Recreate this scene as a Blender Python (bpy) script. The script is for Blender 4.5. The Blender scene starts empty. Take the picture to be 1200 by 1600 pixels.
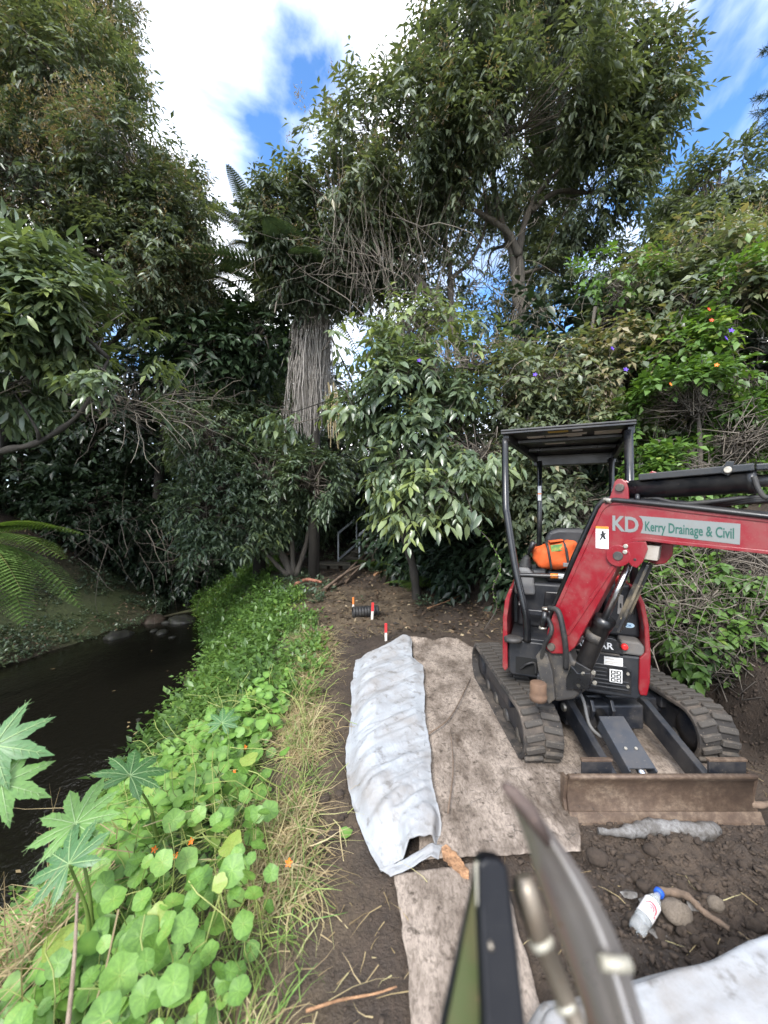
import bpy, bmesh, math, random
import numpy as np
from mathutils import Matrix, Vector
random.seed(7)
RNG = np.random.default_rng(11)
SC = bpy.context.scene
COL = SC.collection
R = math.radians

# ------------------------------------------------------------------ camera
CAM_Z = 1.6
cam_data = bpy.data.cameras.new('camera')
cam = bpy.data.objects.new('camera', cam_data)
COL.objects.link(cam)
cam.location = (0, 0, CAM_Z)
cam.rotation_euler = (R(90), 0, 0)
cam_data.sensor_fit = 'VERTICAL'
cam_data.sensor_height = 36
cam_data.lens = 13.5
cam_data.clip_start = 0.02
cam_data.clip_end = 500
cam_data.dof.use_dof = True
cam_data.dof.focus_distance = 3.2
cam_data.dof.aperture_fstop = 1.5
SC.camera = cam

# ------------------------------------------------------------------ world, sun, exposure
SUN_EL, SUN_AZ = R(40), R(203)          # azimuth clockwise from +Y: behind the camera, a little left
world = bpy.data.worlds.new('World')
SC.world = world
world.use_nodes = True
wt = world.node_tree
wt.nodes.clear()
wo = wt.nodes.new('ShaderNodeOutputWorld')
bg = wt.nodes.new('ShaderNodeBackground')
bg.inputs['Strength'].default_value = 0.11
sky = wt.nodes.new('ShaderNodeTexSky')
sky.sky_type = 'NISHITA'
sky.sun_disc = False
sky.sun_elevation = SUN_EL
sky.sun_rotation = SUN_AZ
sky.ozone_density = 5.0
sky.dust_density = 0.2
tc = wt.nodes.new('ShaderNodeTexCoord')
sep = wt.nodes.new('ShaderNodeSeparateXYZ')
wt.links.new(tc.outputs['Generated'], sep.inputs[0])
def wmath(op, a, b=None, clamp=False):
    n = wt.nodes.new('ShaderNodeMath'); n.operation = op; n.use_clamp = clamp
    for i, v in enumerate((a, b)):
        if v is None: continue
        if isinstance(v, (int, float)): n.inputs[i].default_value = v
        else: wt.links.new(v, n.inputs[i])
    return n.outputs[0]
zz = wmath('ADD', wmath('MAXIMUM', sep.outputs[2], 0.0), 0.18)
comb = wt.nodes.new('ShaderNodeCombineXYZ')
wt.links.new(wmath('DIVIDE', sep.outputs[0], zz), comb.inputs[0])
wt.links.new(wmath('DIVIDE', sep.outputs[1], zz), comb.inputs[1])
comb.inputs[2].default_value = 3.7
cn = wt.nodes.new('ShaderNodeTexNoise')
cn.inputs['Scale'].default_value = 1.25
cn.inputs['Detail'].default_value = 9
cn.inputs['Roughness'].default_value = 0.52
cn.inputs['Distortion'].default_value = 0.6
cmap = wt.nodes.new('ShaderNodeMapping')
cmap.inputs['Location'].default_value = (0.30, 7.40, 0)
cmap.inputs['Rotation'].default_value = (0, 0, R(-25))
cmap.inputs['Scale'].default_value = (1.0, 0.8, 1)
wt.links.new(comb.outputs[0], cmap.inputs[0])
wt.links.new(cmap.outputs[0], cn.inputs['Vector'])
cr = wt.nodes.new('ShaderNodeValToRGB')
cr.color_ramp.elements[0].position = 0.355; cr.color_ramp.elements[0].color = (0, 0, 0, 1)
cr.color_ramp.elements[1].position = 0.565; cr.color_ramp.elements[1].color = (1, 1, 1, 1)
wt.links.new(cn.outputs[0], cr.inputs[0])
mixc = wt.nodes.new('ShaderNodeMixRGB')
cn2 = wt.nodes.new('ShaderNodeTexNoise')
cn2.inputs['Scale'].default_value = 2.6; cn2.inputs['Detail'].default_value = 5
wt.links.new(cmap.outputs[0], cn2.inputs['Vector'])
cr2 = wt.nodes.new('ShaderNodeValToRGB')
cr2.color_ramp.elements[0].position = 0.36; cr2.color_ramp.elements[0].color = (2.6, 2.9, 3.3, 1)
cr2.color_ramp.elements[1].position = 0.56; cr2.color_ramp.elements[1].color = (11.5, 11.5, 11.5, 1)
wt.links.new(cn2.outputs[0], cr2.inputs[0])
wt.links.new(cr2.outputs[0], mixc.inputs[2])
hsv = wt.nodes.new('ShaderNodeHueSaturation')
hsv.inputs['Saturation'].default_value = 1.1; hsv.inputs['Value'].default_value = 1.0
wt.links.new(sky.outputs[0], hsv.inputs['Color'])
wt.links.new(cr.outputs[0], mixc.inputs[0])
wt.links.new(hsv.outputs[0], mixc.inputs[1])
wt.links.new(mixc.outputs[0], bg.inputs['Color'])
wt.links.new(bg.outputs[0], wo.inputs['Surface'])

sun_data = bpy.data.lights.new('sun', 'SUN')
sun_data.energy = 1.5
sun_data.angle = R(20)
sun_data.color = (1.0, 0.96, 0.9)
sun = bpy.data.objects.new('sun', sun_data)
COL.objects.link(sun)
sdir = Vector((math.sin(SUN_AZ) * math.cos(SUN_EL), math.cos(SUN_AZ) * math.cos(SUN_EL), math.sin(SUN_EL)))
sun.rotation_euler = sdir.to_track_quat('Z', 'Y').to_euler()
sun.location = sdir * 30

SC.view_settings.view_transform = 'Standard'
SC.view_settings.look = 'None'
SC.view_settings.gamma = 1.0
SC.view_settings.exposure = 1.98
SC.render.engine = 'CYCLES'
SC.cycles.max_bounces = 7
SC.cycles.diffuse_bounces = 3
SC.cycles.glossy_bounces = 3
SC.cycles.transmission_bounces = 5
SC.cycles.transparent_max_bounces = 6

# ------------------------------------------------------------------ helpers
def at(px, py, d):
    """A point seen at this place of the photograph, d metres in front of the camera."""
    return Vector(((px - 600) / 600 * d, d, CAM_Z - (py - 800) / 600 * d))

def onz(px, py, z=0.0):
    d = 600 * (CAM_Z - z) / (py - 800)
    return Vector(((px - 600) / 600 * d, d, z))

def tag(o, label=None, cat=None, group=None, kind=None):
    if label: o['label'] = label
    if cat: o['category'] = cat
    if group: o['group'] = group
    if kind: o['kind'] = kind
    return o

def empty(name, loc, label=None, cat=None, group=None, kind=None):
    o = bpy.data.objects.new(name, None)
    COL.objects.link(o)
    o.location = loc
    o.empty_display_size = 0.1
    return tag(o, label, cat, group, kind)

def put(name, mesh, mat=None, parent=None, loc=None):
    """Link a mesh whose vertices are in world space; under a parent they are shifted by the parent's place."""
    if mat is not None:
        mesh.materials.clear(); mesh.materials.append(mat)
    o = bpy.data.objects.new(name, mesh)
    COL.objects.link(o)
    if parent is not None:
        o.parent = parent
        w = Vector((0, 0, 0)); p = parent
        while p is not None:
            w = w + Vector(p.location); p = p.parent
        o.location = -w
    return o

class MB:
    """Collects shapes in world space, builds one mesh object."""
    def __init__(s): s.v, s.f, s.sm = [], [], []
    def add(s, vs, fs, smooth=False, M=None):
        n = len(s.v)
        s.v += [tuple((M @ Vector(p)) if M is not None else p) for p in vs]
        s.f += [tuple(n + i for i in f) for f in fs]
        s.sm += [smooth] * len(fs)
        return s
    def box(s, x0, x1, y0, y1, z0, z1, M=None):
        vs = [(x, y, z) for z in (z0, z1) for y in (y0, y1) for x in (x0, x1)]
        return s.add(vs, [(0, 2, 3, 1), (4, 5, 7, 6), (0, 1, 5, 4), (2, 6, 7, 3), (0, 4, 6, 2), (1, 3, 7, 5)], M=M)
    def bar(s, a, b, w, h, up=(0, 0, 1)):
        a, b, up = Vector(a), Vector(b), Vector(up)
        d = (b - a).normalized()
        if abs(d.dot(up)) > 0.98: up = Vector((0, 1, 0))
        x = d.cross(up).normalized(); z = x.cross(d)
        vs = [tuple(p + x * i * w / 2 + z * j * h / 2) for p in (a, b) for i, j in ((-1, -1), (1, -1), (1, 1), (-1, 1))]
        return s.add(vs, [(3, 2, 1, 0), (4, 5, 6, 7), (0, 1, 5, 4), (1, 2, 6, 5), (2, 3, 7, 6), (3, 0, 4, 7)])
    def tube(s, pts, r, sides=8, cap=True, smooth=True):
        pts = [Vector(p) for p in pts]
        if isinstance(r, (int, float)): r = [r] * len(pts)
        n0 = len(s.v)
        t = (pts[1] - pts[0]).normalized()
        x = t.orthogonal().normalized()
        for i, p in enumerate(pts):
            t = (pts[min(i + 1, len(pts) - 1)] - pts[max(i - 1, 0)]).normalized()
            x = (x - t * x.dot(t)).normalized(); y = t.cross(x)
            for k in range(sides):
                a = 2 * math.pi * k / sides
                s.v.append(tuple(p + (x * math.cos(a) + y * math.sin(a)) * r[i]))
        for i in range(len(pts) - 1):
            for k in range(sides):
                k2 = (k + 1) % sides
                s.f.append((n0 + i * sides + k, n0 + i * sides + k2, n0 + (i + 1) * sides + k2, n0 + (i + 1) * sides + k)); s.sm.append(smooth)
        if cap:
            s.f.append(tuple(n0 + k for k in reversed(range(sides)))); s.sm.append(False)
            m = n0 + (len(pts) - 1) * sides
            s.f.append(tuple(m + k for k in range(sides))); s.sm.append(False)
        return s
    def cyl(s, a, b, r, sides=16, r2=None):
        return s.tube([a, b], [r, r if r2 is None else r2], sides)
    def prism(s, outline, O, X, Y, Z, t0, t1):
        """Outline (2-D) in the plane O,X,Y, thick from t0 to t1 along Z."""
        O, X, Y, Z = Vector(O), Vector(X), Vector(Y), Vector(Z)
        n = len(outline)
        vs = [tuple(O + X * p[0] + Y * p[1] + Z * t) for t in (t0, t1) for p in outline]
        fs = [tuple(reversed(range(n))), tuple(range(n, 2 * n))]
        fs += [(i, (i + 1) % n, n + (i + 1) % n, n + i) for i in range(n)]
        return s.add(vs, fs)
    def lathe(s, a, axis, prof, sides=20):
        """prof: list of (distance along the axis, radius)."""
        a, axis = Vector(a), Vector(axis).normalized()
        return s.tube([a + axis * (p[0] + 1e-5 * i) for i, p in enumerate(prof)], [max(p[1], 1e-4) for p in prof], sides)
    def mesh(s, name):
        me = bpy.data.meshes.new(name)
        me.from_pydata(s.v, [], s.f)
        me.polygons.foreach_set('use_smooth', s.sm)
        bm = bmesh.new(); bm.from_mesh(me)
        bmesh.ops.recalc_face_normals(bm, faces=bm.faces)
        bm.to_mesh(me); bm.free()
        return me
    def build(s, name, mat, parent=None, bevel=0.0, seg=2):
        o = put(name, s.mesh(name), mat, parent)
        if bevel:
            m = o.modifiers.new('bevel', 'BEVEL'); m.width = bevel; m.segments = seg
            m.limit_method = 'ANGLE'; m.angle_limit = R(35); m.harden_normals = False
        return o

def np_mesh(name, V, F, mat, parent=None, attrs=None, smooth=False):
    """Fast mesh from numpy vertices (n,3) and faces (m,3 or 4)."""
    me = bpy.data.meshes.new(name)
    V = np.ascontiguousarray(V, np.float32).reshape(-1, 3); F = np.ascontiguousarray(F, np.int32)
    k = F.shape[1]
    me.vertices.add(len(V)); me.vertices.foreach_set('co', V.ravel())
    me.loops.add(F.size); me.loops.foreach_set('vertex_index', F.ravel())
    me.polygons.add(len(F))
    me.polygons.foreach_set('loop_start', np.arange(0, F.size, k, dtype=np.int32))
    me.polygons.foreach_set('loop_total', np.full(len(F), k, np.int32))
    if smooth: me.polygons.foreach_set('use_smooth', np.ones(len(F), bool))
    for nm, a in (attrs or {}).items():
        at_ = me.attributes.new(nm, 'FLOAT', 'POINT'); at_.data.foreach_set('value', np.ascontiguousarray(a, np.float32))
    me.update(calc_edges=True)
    return put(name, me, mat, parent)

# value noise -------------------------------------------------------
_tab = np.random.default_rng(5).random((64, 64, 64)).astype(np.float32)
def vnoise(p):
    p = np.asarray(p, np.float32)
    i = np.floor(p).astype(int); f = p - i; f = f * f * (3 - 2 * f)
    out = 0
    for a in (0, 1):
        for b in (0, 1):
            for c in (0, 1):
                w = (f[..., 0] if a else 1 - f[..., 0]) * (f[..., 1] if b else 1 - f[..., 1]) * (f[..., 2] if c else 1 - f[..., 2])
                out = out + w * _tab[(i[..., 0] + a) & 63, (i[..., 1] + b) & 63, (i[..., 2] + c) & 63]
    return out
def fbm(p, oct=4, lac=2.03, gain=0.5):
    p = np.asarray(p, np.float32); s = 0; a = 1; n = 0
    for o in range(oct):
        s = s + a * vnoise(p * lac ** o + 17.3 * o); n += a; a *= gain
    return s / n - 0.5
def p3(x, y, s, z=0.0):
    return np.stack([np.asarray(x) * s + 31.7, np.asarray(y) * s + 12.1, np.zeros_like(np.asarray(x, dtype=np.float32)) + z + 5.5], -1)
def sstep(a, b, x):
    t = np.clip((x - a) / (b - a), 0, 1); return t * t * (3 - 2 * t)

# ------------------------------------------------------------------ materials
MATS = {}
def new_mat(name):
    m = bpy.data.materials.new(name); m.use_nodes = True
    MATS[name] = m
    nt = m.node_tree
    return m, nt, nt.nodes['Principled BSDF']
def ramp(nt, src, stops):
    r = nt.nodes.new('ShaderNodeValToRGB')
    while len(r.color_ramp.elements) < len(stops): r.color_ramp.elements.new(0.5)
    for e, (p, c) in zip(r.color_ramp.elements, stops):
        e.position = p; e.color = tuple(c) + (1,) if len(c) == 3 else c
    nt.links.new(src, r.inputs[0]); return r.outputs[0]
def noise(nt, scale, detail=4, rough=0.55, vec=None, dist=0.0, stretch=None):
    n = nt.nodes.new('ShaderNodeTexNoise')
    n.inputs['Scale'].default_value = scale; n.inputs['Detail'].default_value = detail
    n.inputs['Roughness'].default_value = rough; n.inputs['Distortion'].default_value = dist
    if vec is None:
        t = nt.nodes.new('ShaderNodeTexCoord'); vec = t.outputs['Object']
    if stretch:
        mp = nt.nodes.new('ShaderNodeMapping'); mp.inputs['Scale'].default_value = stretch
        nt.links.new(vec, mp.inputs[0]); vec = mp.outputs[0]
    nt.links.new(vec, n.inputs['Vector']); return n.outputs[0]
def mixrgb(nt, fac, a, b, mode='MIX'):
    m = nt.nodes.new('ShaderNodeMixRGB'); m.blend_type = mode
    for i, v in enumerate((fac, a, b)):
        if isinstance(v, (int, float)): m.inputs[i].default_value = v
        elif isinstance(v, tuple): m.inputs[i].default_value = v + (1,) if len(v) == 3 else v
        else: nt.links.new(v, m.inputs[i])
    return m.outputs[0]
def bump(nt, bs, h, strength=0.3, dist=0.01):
    b = nt.nodes.new('ShaderNodeBump'); b.inputs['Strength'].default_value = strength; b.inputs['Distance'].default_value = dist
    nt.links.new(h, b.inputs['Height']); nt.links.new(b.outputs[0], bs.inputs['Normal']); return b
def attr(nt, name):
    a = nt.nodes.new('ShaderNodeAttribute'); a.attribute_name = name; return a.outputs['Fac']

def painted(name, col, rough=0.4, dirt=(0.16, 0.12, 0.085), amount=0.35, scale=6.0, metal=0.0, bmp=0.05, spec=0.5, coat=0.0, speck=True):
    """A coloured surface with patchy dried mud and a few scratches."""
    m, nt, bs = new_mat(name)
    n1 = noise(nt, scale, 7, 0.65)
    fac = ramp(nt, n1, [(0.46, (0, 0, 0)), (0.78, (amount,) * 3)])
    c = mixrgb(nt, fac, col, dirt)
    if speck:
        n2 = noise(nt, scale * 14, 2, 0.5)
        f2 = ramp(nt, n2, [(0.68, (0, 0, 0)), (0.76, (amount * 1.2,) * 3)])
        c = mixrgb(nt, f2, c, tuple(min(1, d * 1.6) for d in dirt))
    nt.links.new(c, bs.inputs['Base Color'])
    rr = ramp(nt, n1, [(0.35, (rough,) * 3), (0.75, (min(1, rough + 0.35),) * 3)])
    nt.links.new(rr, bs.inputs['Roughness'])
    bs.inputs['Metallic'].default_value = metal
    bs.inputs['Specular IOR Level'].default_value = spec
    bs.inputs['Coat Weight'].default_value = coat
    bs.inputs['Coat Roughness'].default_value = 0.15
    if bmp: bump(nt, bs, n1, bmp, 0.01)
    return m
def plain(name, col, rough=0.5, metal=0.0):
    m, nt, bs = new_mat(name)
    bs.inputs['Base Color'].default_value = tuple(col) + (1,)
    bs.inputs['Roughness'].default_value = rough; bs.inputs['Metallic'].default_value = metal
    return m

def leaf_mat(name, stops, rough=0.38, trans=0.22, spec=0.5):
    m, nt, bs = new_mat(name)
    v = attr(nt, 'v')
    c = ramp(nt, v, stops)
    n = noise(nt, 9.0, 3)
    c2 = mixrgb(nt, 0.5, c, ramp(nt, n, [(0.3, (0.7, 0.7, 0.7)), (0.7, (1.3, 1.3, 1.25))]), 'MULTIPLY')
    nt.links.new(c2, bs.inputs['Base Color'])
    bs.inputs['Roughness'].default_value = rough
    bs.inputs['Specular IOR Level'].default_value = spec
    tr = nt.nodes.new('ShaderNodeBsdfTranslucent')
    nt.links.new(mixrgb(nt, 1.0, c2, (1.5, 1.5, 0.6), 'MULTIPLY'), tr.inputs[0])
    mx = nt.nodes.new('ShaderNodeMixShader'); mx.inputs[0].default_value = trans
    nt.links.new(bs.outputs[0], mx.inputs[1]); nt.links.new(tr.outputs[0], mx.inputs[2])
    nt.links.new(mx.outputs[0], nt.nodes['Material Output'].inputs['Surface'])
    return m
BROWN = (0.13, 0.085, 0.045)
M_PRIVET = leaf_mat('leaf_privet', [(0.0, (0.052, 0.070, 0.046)), (0.45, (0.095, 0.122, 0.078)), (0.8, (0.15, 0.178, 0.095)), (0.9, (0.20, 0.22, 0.11)), (0.93, (0.27, 0.21, 0.14)), (1.0, (0.22, 0.165, 0.12))], 0.34, 0.28)
M_GLOSSY = leaf_mat('leaf_glossy', [(0.0, (0.045, 0.070, 0.044)), (0.5, (0.095, 0.135, 0.078)), (0.85, (0.165, 0.21, 0.10)), (0.93, (0.22, 0.27, 0.09)), (1.0, (0.2, 0.16, 0.1))], 0.30, 0.25, 0.6)
M_BRIGHT = leaf_mat('leaf_bright', [(0.0, (0.04, 0.085, 0.022)), (0.5, (0.095, 0.175, 0.04)), (0.85, (0.13, 0.23, 0.045)), (0.95, (0.24, 0.28, 0.07)), (1.0, (0.2, 0.15, 0.07))], 0.42, 0.3)
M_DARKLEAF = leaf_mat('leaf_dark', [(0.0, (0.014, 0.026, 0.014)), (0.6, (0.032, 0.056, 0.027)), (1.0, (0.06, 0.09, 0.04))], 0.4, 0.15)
M_FERN = leaf_mat('leaf_fern', [(0.0, (0.05, 0.09, 0.025)), (0.5, (0.10, 0.17, 0.045)), (0.9, (0.16, 0.24, 0.07)), (1.0, (0.16, 0.11, 0.05))], 0.5, 0.3)
M_FERNDARK = leaf_mat('leaf_tree_fern', [(0.0, (0.02, 0.036, 0.022)), (0.6, (0.05, 0.08, 0.04)), (0.85, (0.10, 0.135, 0.06)), (1.0, (0.18, 0.13, 0.08))], 0.5, 0.2)
M_NAST = leaf_mat('leaf_nasturtium', [(0.0, (0.05, 0.12, 0.025)), (0.5, (0.12, 0.24, 0.045)), (0.85, (0.17, 0.31, 0.06)), (0.95, (0.25, 0.3, 0.07)), (1.0, (0.3, 0.24, 0.1))], 0.5, 0.28)
M_CASTOR = leaf_mat('leaf_castor', [(0.0, (0.045, 0.115, 0.045)), (0.5, (0.075, 0.175, 0.055)), (1.0, (0.13, 0.25, 0.065))], 0.42, 0.22)
M_STRAW = leaf_mat('straw', [(0.0, (0.13, 0.09, 0.05)), (0.5, (0.3, 0.23, 0.12)), (0.8, (0.42, 0.35, 0.2)), (0.9, (0.2, 0.27, 0.07)), (1.0, (0.1, 0.2, 0.04))], 0.6, 0.15)
M_SKIRT = leaf_mat('dead_skirt', [(0.0, (0.10, 0.09, 0.082)), (0.5, (0.24, 0.22, 0.2)), (1.0, (0.42, 0.39, 0.36))], 0.8, 0.0)
M_TWIG = leaf_mat('dry_twig', [(0.0, (0.045, 0.037, 0.030)), (0.5, (0.125, 0.105, 0.085)), (1.0, (0.27, 0.235, 0.19))], 0.8, 0.0)

def bark_mat(name, a, b, sc=9):
    m, nt, bs = new_mat(name)
    n = noise(nt, sc, 8, 0.7, stretch=(1, 1, 0.25))
    nt.links.new(ramp(nt, n, [(0.3, a), (0.55, b), (0.75, tuple(min(1, x * 1.5) for x in b))]), bs.inputs['Base Color'])
    bs.inputs['Roughness'].default_value = 0.9
    bump(nt, bs, n, 0.7, 0.03)
    return m
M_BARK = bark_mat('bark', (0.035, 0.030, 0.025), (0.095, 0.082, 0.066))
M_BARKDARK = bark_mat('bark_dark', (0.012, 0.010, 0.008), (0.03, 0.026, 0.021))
# ------------------------------------------------------------------ terrain
WATER_Z = -1.25
def X_E(y): return np.interp(y, [-8, 0, 1.5, 2.9, 4.8, 7, 9, 11, 14, 30], [-.3, -.3, -.36, -.52, -.8, -1.5, -2.2, -3, -4, -8])
def X_W(y): return np.interp(y, [-8, 0, 2, 4.6, 6, 7.8, 9.2, 10.7, 13, 30], [-2.6, -2.6, -2.6, -2.9, -3.05, -3.6, -4.4, -5.3, -6.5, -16])
def X_L(y): return np.interp(y, [-8, 4, 6.8, 8.1, 9, 10, 11, 13, 30], [-8.5, -7.6, -6.9, -6.8, -6.3, -5.95, -6.2, -7.4, -17])
def X_R(y): return np.interp(y, [-8, 0, 1.5, 3, 4.5, 6, 8, 10, 12, 30], [2.3, 2.25, 2.3, 2.45, 2.3, 1.9, 1.2, .5, 0.2, 0])
def ground_z(x, y, detail=True):
    x = np.asarray(x, np.float32); y = np.asarray(y, np.float32)
    xe, xw, xl, xr = X_E(y), X_W(y), X_L(y), X_R(y)
    wob = fbm(p3(x, y, 0.9), 3)
    t = np.clip((xe - x) / np.maximum(xe - xw, .3), 0, 1)
    z = WATER_Z * (0.55 * t ** 1.3 + 0.45 * sstep(0.1, 1, t))
    inw = sstep(0, .5, xw - x)
    z = z - 0.55 * inw
    tl = xl - x
    left = -1.25 + 0.12 * sstep(0, .25, tl) + 0.33 * np.clip(tl, 0, 1.4) + 0.75 * np.clip(tl - 1.2, 0, 3.2) + .1 * np.clip(tl - 4, 0, 20)
    left = left + wob * 0.5 * sstep(0.2, 1.5, tl)
    z = np.where(tl > 0, np.maximum(left, z), z)
    tr = x - xr + wob * 0.35
    bank = 0.42 * sstep(0, .28, tr) + 0.75 * np.clip(tr - .15, 0, 1.7) + 0.22 * np.clip(tr - 1.8, 0, 5)
    z = z + np.where(tr > 0, bank, 0) * sstep(0, 1, y + 3)
    z = z + 0.22 * np.clip(y - 11.2, 0, 9) * sstep(-3.2, -1.6, x - (y - 11) * -.1)
    if detail:
        rough = 0.018 + 0.075 * sstep(.5, .8, x) * (1 - sstep(1.85, 2.05, y)) + 0.05 * sstep(0, .3, tr) + .02 * sstep(4.6, 5.4, y)
        flat = sstep(0.0, .12, x) * (1 - sstep(2.15, 2.3, x)) * sstep(1.85, 2.0, y) * (1 - sstep(4.3, 4.6, y))
        rough = rough * (1 - 0.75 * flat)
        lump = np.abs(fbm(p3(x, y, 7.0, 3), 4)) * 1.6 - .25
        z = z + rough * (lump * 1.5 + fbm(p3(x, y, 22), 3) * 1.2)
    return z
def gz(x, y): return float(ground_z(np.array([x]), np.array([y]))[0])

def axis(lo, hi, dlo, dhi, step, grow=1.16):
    a = list(np.arange(dlo, dhi, step)); s = step
    while a[-1] < hi: s *= grow; a.append(a[-1] + s)
    s = step; b = [dlo]
    while b[-1] > lo: s *= grow; b.append(b[-1] - s)
    return np.array(b[:0:-1] + a)
gx = axis(-90, 90, -1.4, 2.9, .03)
gy = axis(-40, 120, .8, 4.9, .03)
GX, GY = np.meshgrid(gx, gy, indexing='xy')
GZ = ground_z(GX, GY)
nx, ny = len(gx), len(gy)
idx = np.arange(nx * ny).reshape(ny, nx)
F = np.stack([idx[:-1, :-1], idx[:-1, 1:], idx[1:, 1:], idx[1:, :-1]], -1).reshape(-1, 4)
edge_d = X_E(GY) - GX
moss = sstep(-.1, .5, edge_d + fbm(p3(GX, GY, 1.7), 3) * .9) * (1 - sstep(0, .3, X_W(GY) - GX))
lt = X_L(GY) - GX
moss = np.maximum(moss, sstep(.0, .25, lt) * (1 - sstep(1.2, 2.2, lt + fbm(p3(GX, GY, .8, 9), 3) * 2)))
straw = sstep(-.35, .05, edge_d + fbm(p3(GX, GY, 2.2, 4), 3) * .6) * (1 - sstep(.15, .5, edge_d))
straw = np.maximum(straw, .8 * sstep(4.8, 5.6, GY) * (1 - sstep(7.5, 9, GY)) * sstep(-.3, .2, GX + 1.4) * (1 - sstep(.2, 1.0, GX)))
mg, nt, bs = new_mat('ground_soil')
n1 = noise(nt, 2.4, 8, 0.65); n2 = noise(nt, 26, 6, 0.7); n3 = noise(nt, 90, 3, .6)
soil = ramp(nt, n1, [(0.3, (0.022, 0.016, 0.012)), (0.5, (0.055, 0.037, 0.025)), (0.72, (0.11, 0.08, 0.056))])
soil = mixrgb(nt, ramp(nt, n2, [(0.35, (0.7, 0.7, 0.7)), (0.7, (0.0, 0.0, 0.0))]), soil, (0.026, 0.019, 0.014))
soil = mixrgb(nt, ramp(nt, n3, [(0.66, (0, 0, 0)), (0.74, (.55, .55, .55))]), soil, (0.19, 0.15, 0.11))
mossc = ramp(nt, n2, [(0.3, (0.025, 0.028, 0.012)), (0.55, (0.055, 0.072, 0.022)), (0.8, (0.10, 0.115, 0.04))])
strawc = ramp(nt, noise(nt, 60, 5, .7, stretch=(1, .25, 1)), [(0.3, (0.05, 0.035, 0.022)), (0.55, (0.15, 0.11, 0.065)), (0.8, (0.26, 0.2, 0.12))])
c = mixrgb(nt, attr(nt, 'moss'), soil, mossc)
c = mixrgb(nt, mixrgb(nt, 1.0, attr(nt, 'straw'), ramp(nt, n1, [(.35, (.2, .2, .2)), (.6, (.9, .9, .9))]), 'MULTIPLY'), c, strawc)
nt.links.new(c, bs.inputs['Base Color'])
nt.links.new(ramp(nt, n1, [(.3, (.55,) * 3), (.6, (.9,) * 3)]), bs.inputs['Roughness'])
hsum = mixrgb(nt, 0.45, n2, n3)
bump(nt, bs, hsum, 0.8, 0.03)
ground = np_mesh('ground', np.stack([GX, GY, GZ], -1), F, mg, attrs={'moss': moss.ravel(), 'straw': straw.ravel()}, smooth=True)
tag(ground, 'bare brown soil path with grassy creek banks on both sides', None, None, 'structure')

# ------------------------------------------------------------------ creek water
mw, nt, bs = new_mat('creek_water')
wn = noise(nt, 3.2, 3, 0.5, stretch=(1, .7, 1)); wn2 = noise(nt, 17, 3, .5)
bs.inputs['Base Color'].default_value = (0.006, 0.0055, 0.004, 1)
bs.inputs['Roughness'].default_value = 0.045
bs.inputs['IOR'].default_value = 1.33
bump(nt, bs, mixrgb(nt, 0.35, wn, wn2), 0.34, 0.05)
wx = np.linspace(-16, -1.2, 60); wy = np.linspace(-6, 26, 110)
WX, WY = np.meshgrid(wx, wy)
WZ = WATER_Z + .012 * fbm(p3(WX, WY, 1.6, 7), 3) * (1 + 3 * sstep(8.5, 9.5, WY))
idx = np.arange(WX.size).reshape(WX.shape)
F = np.stack([idx[:-1, :-1], idx[:-1, 1:], idx[1:, 1:], idx[1:, :-1]], -1).reshape(-1, 4)
water = np_mesh('creek_water', np.stack([WX, WY, WZ], -1), F, mw, smooth=True)
tag(water, 'still black creek water pooled below the left bank', None, None, 'structure')

# ------------------------------------------------------------------ rocks, clods
def rock_mesh(name, seed, sub=3, amp=.35, flat=.6):
    bm = bmesh.new(); bmesh.ops.create_icosphere(bm, subdivisions=sub, radius=1)
    V = np.array([v.co[:] for v in bm.verts])
    n = fbm(V * 1.1 + seed * 3.1, 3) * 2.4 * amp - np.abs(fbm(V * 2.3 + seed * 1.7, 4)) * amp * 2.2 + .12
    V = V * (1 + n)[:, None] * np.array([1, .8, flat])
    for v, c in zip(bm.verts, V): v.co = c
    for f in bm.faces: f.smooth = True
    me = bpy.data.meshes.new(name); bm.to_mesh(me); bm.free(); return me
M_ROCK = painted('creek_rock', (0.010, 0.009, 0.008), 0.5, (0.035, 0.042, 0.016), .9, 6, bmp=.9)
M_ROCKBROWN = painted('creek_rock_brown', (0.03, 0.018, 0.011), 0.6, (0.02, 0.024, 0.009), .95, 6, bmp=.9)
M_STONE = painted('pale_stone', (0.16, 0.13, 0.1), 0.8, (0.03, 0.025, 0.02), .9, 9, bmp=.6)
M_CLOD = painted('soil_clod', (0.06, 0.043, 0.031), 0.9, (0.028, 0.02, 0.015), .8, 9, bmp=.9)
rocks = [(240, 972, .42, M_ROCKBROWN, 'rounded rust brown boulder at the far edge of the creek'),
         (205, 1000, .34, M_ROCKBROWN, 'low orange brown stone in front of the rust brown boulder'),
         (185, 996, .40, M_ROCK, 'flat mossy stone ledge on the far creek edge'),
         (262, 962, .22, M_ROCK, 'small pale topped stone behind the narrow creek inlet'),
         (285, 972, .5, M_ROCK, 'dark wet boulder in the shade of the creek inlet'),
         (290, 1030, .2, M_ROCK, 'grey stone half sunk at the near creek edge'),
         (318, 1062, .42, M_ROCKBROWN, 'reddish clay boulder under the near bank'),
         (215, 1135, .22, M_ROCK, 'mossy submerged boulder near the castor leaves')]
rocks = [rocks[0], rocks[2], rocks[4], rocks[6], rocks[7]]
for i, (px, py, r, m, lab) in enumerate(rocks):
    p = onz(px, py, WATER_Z + (-.03 if i != 4 else -.08))
    o = put('creek_boulder', rock_mesh('creek_boulder', i + 1), m)
    r *= .75; o.location = p; o.scale = (r, r, r * .8); o.rotation_euler = (0, 0, i * 1.3)
    tag(o, lab, 'boulder')
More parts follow.
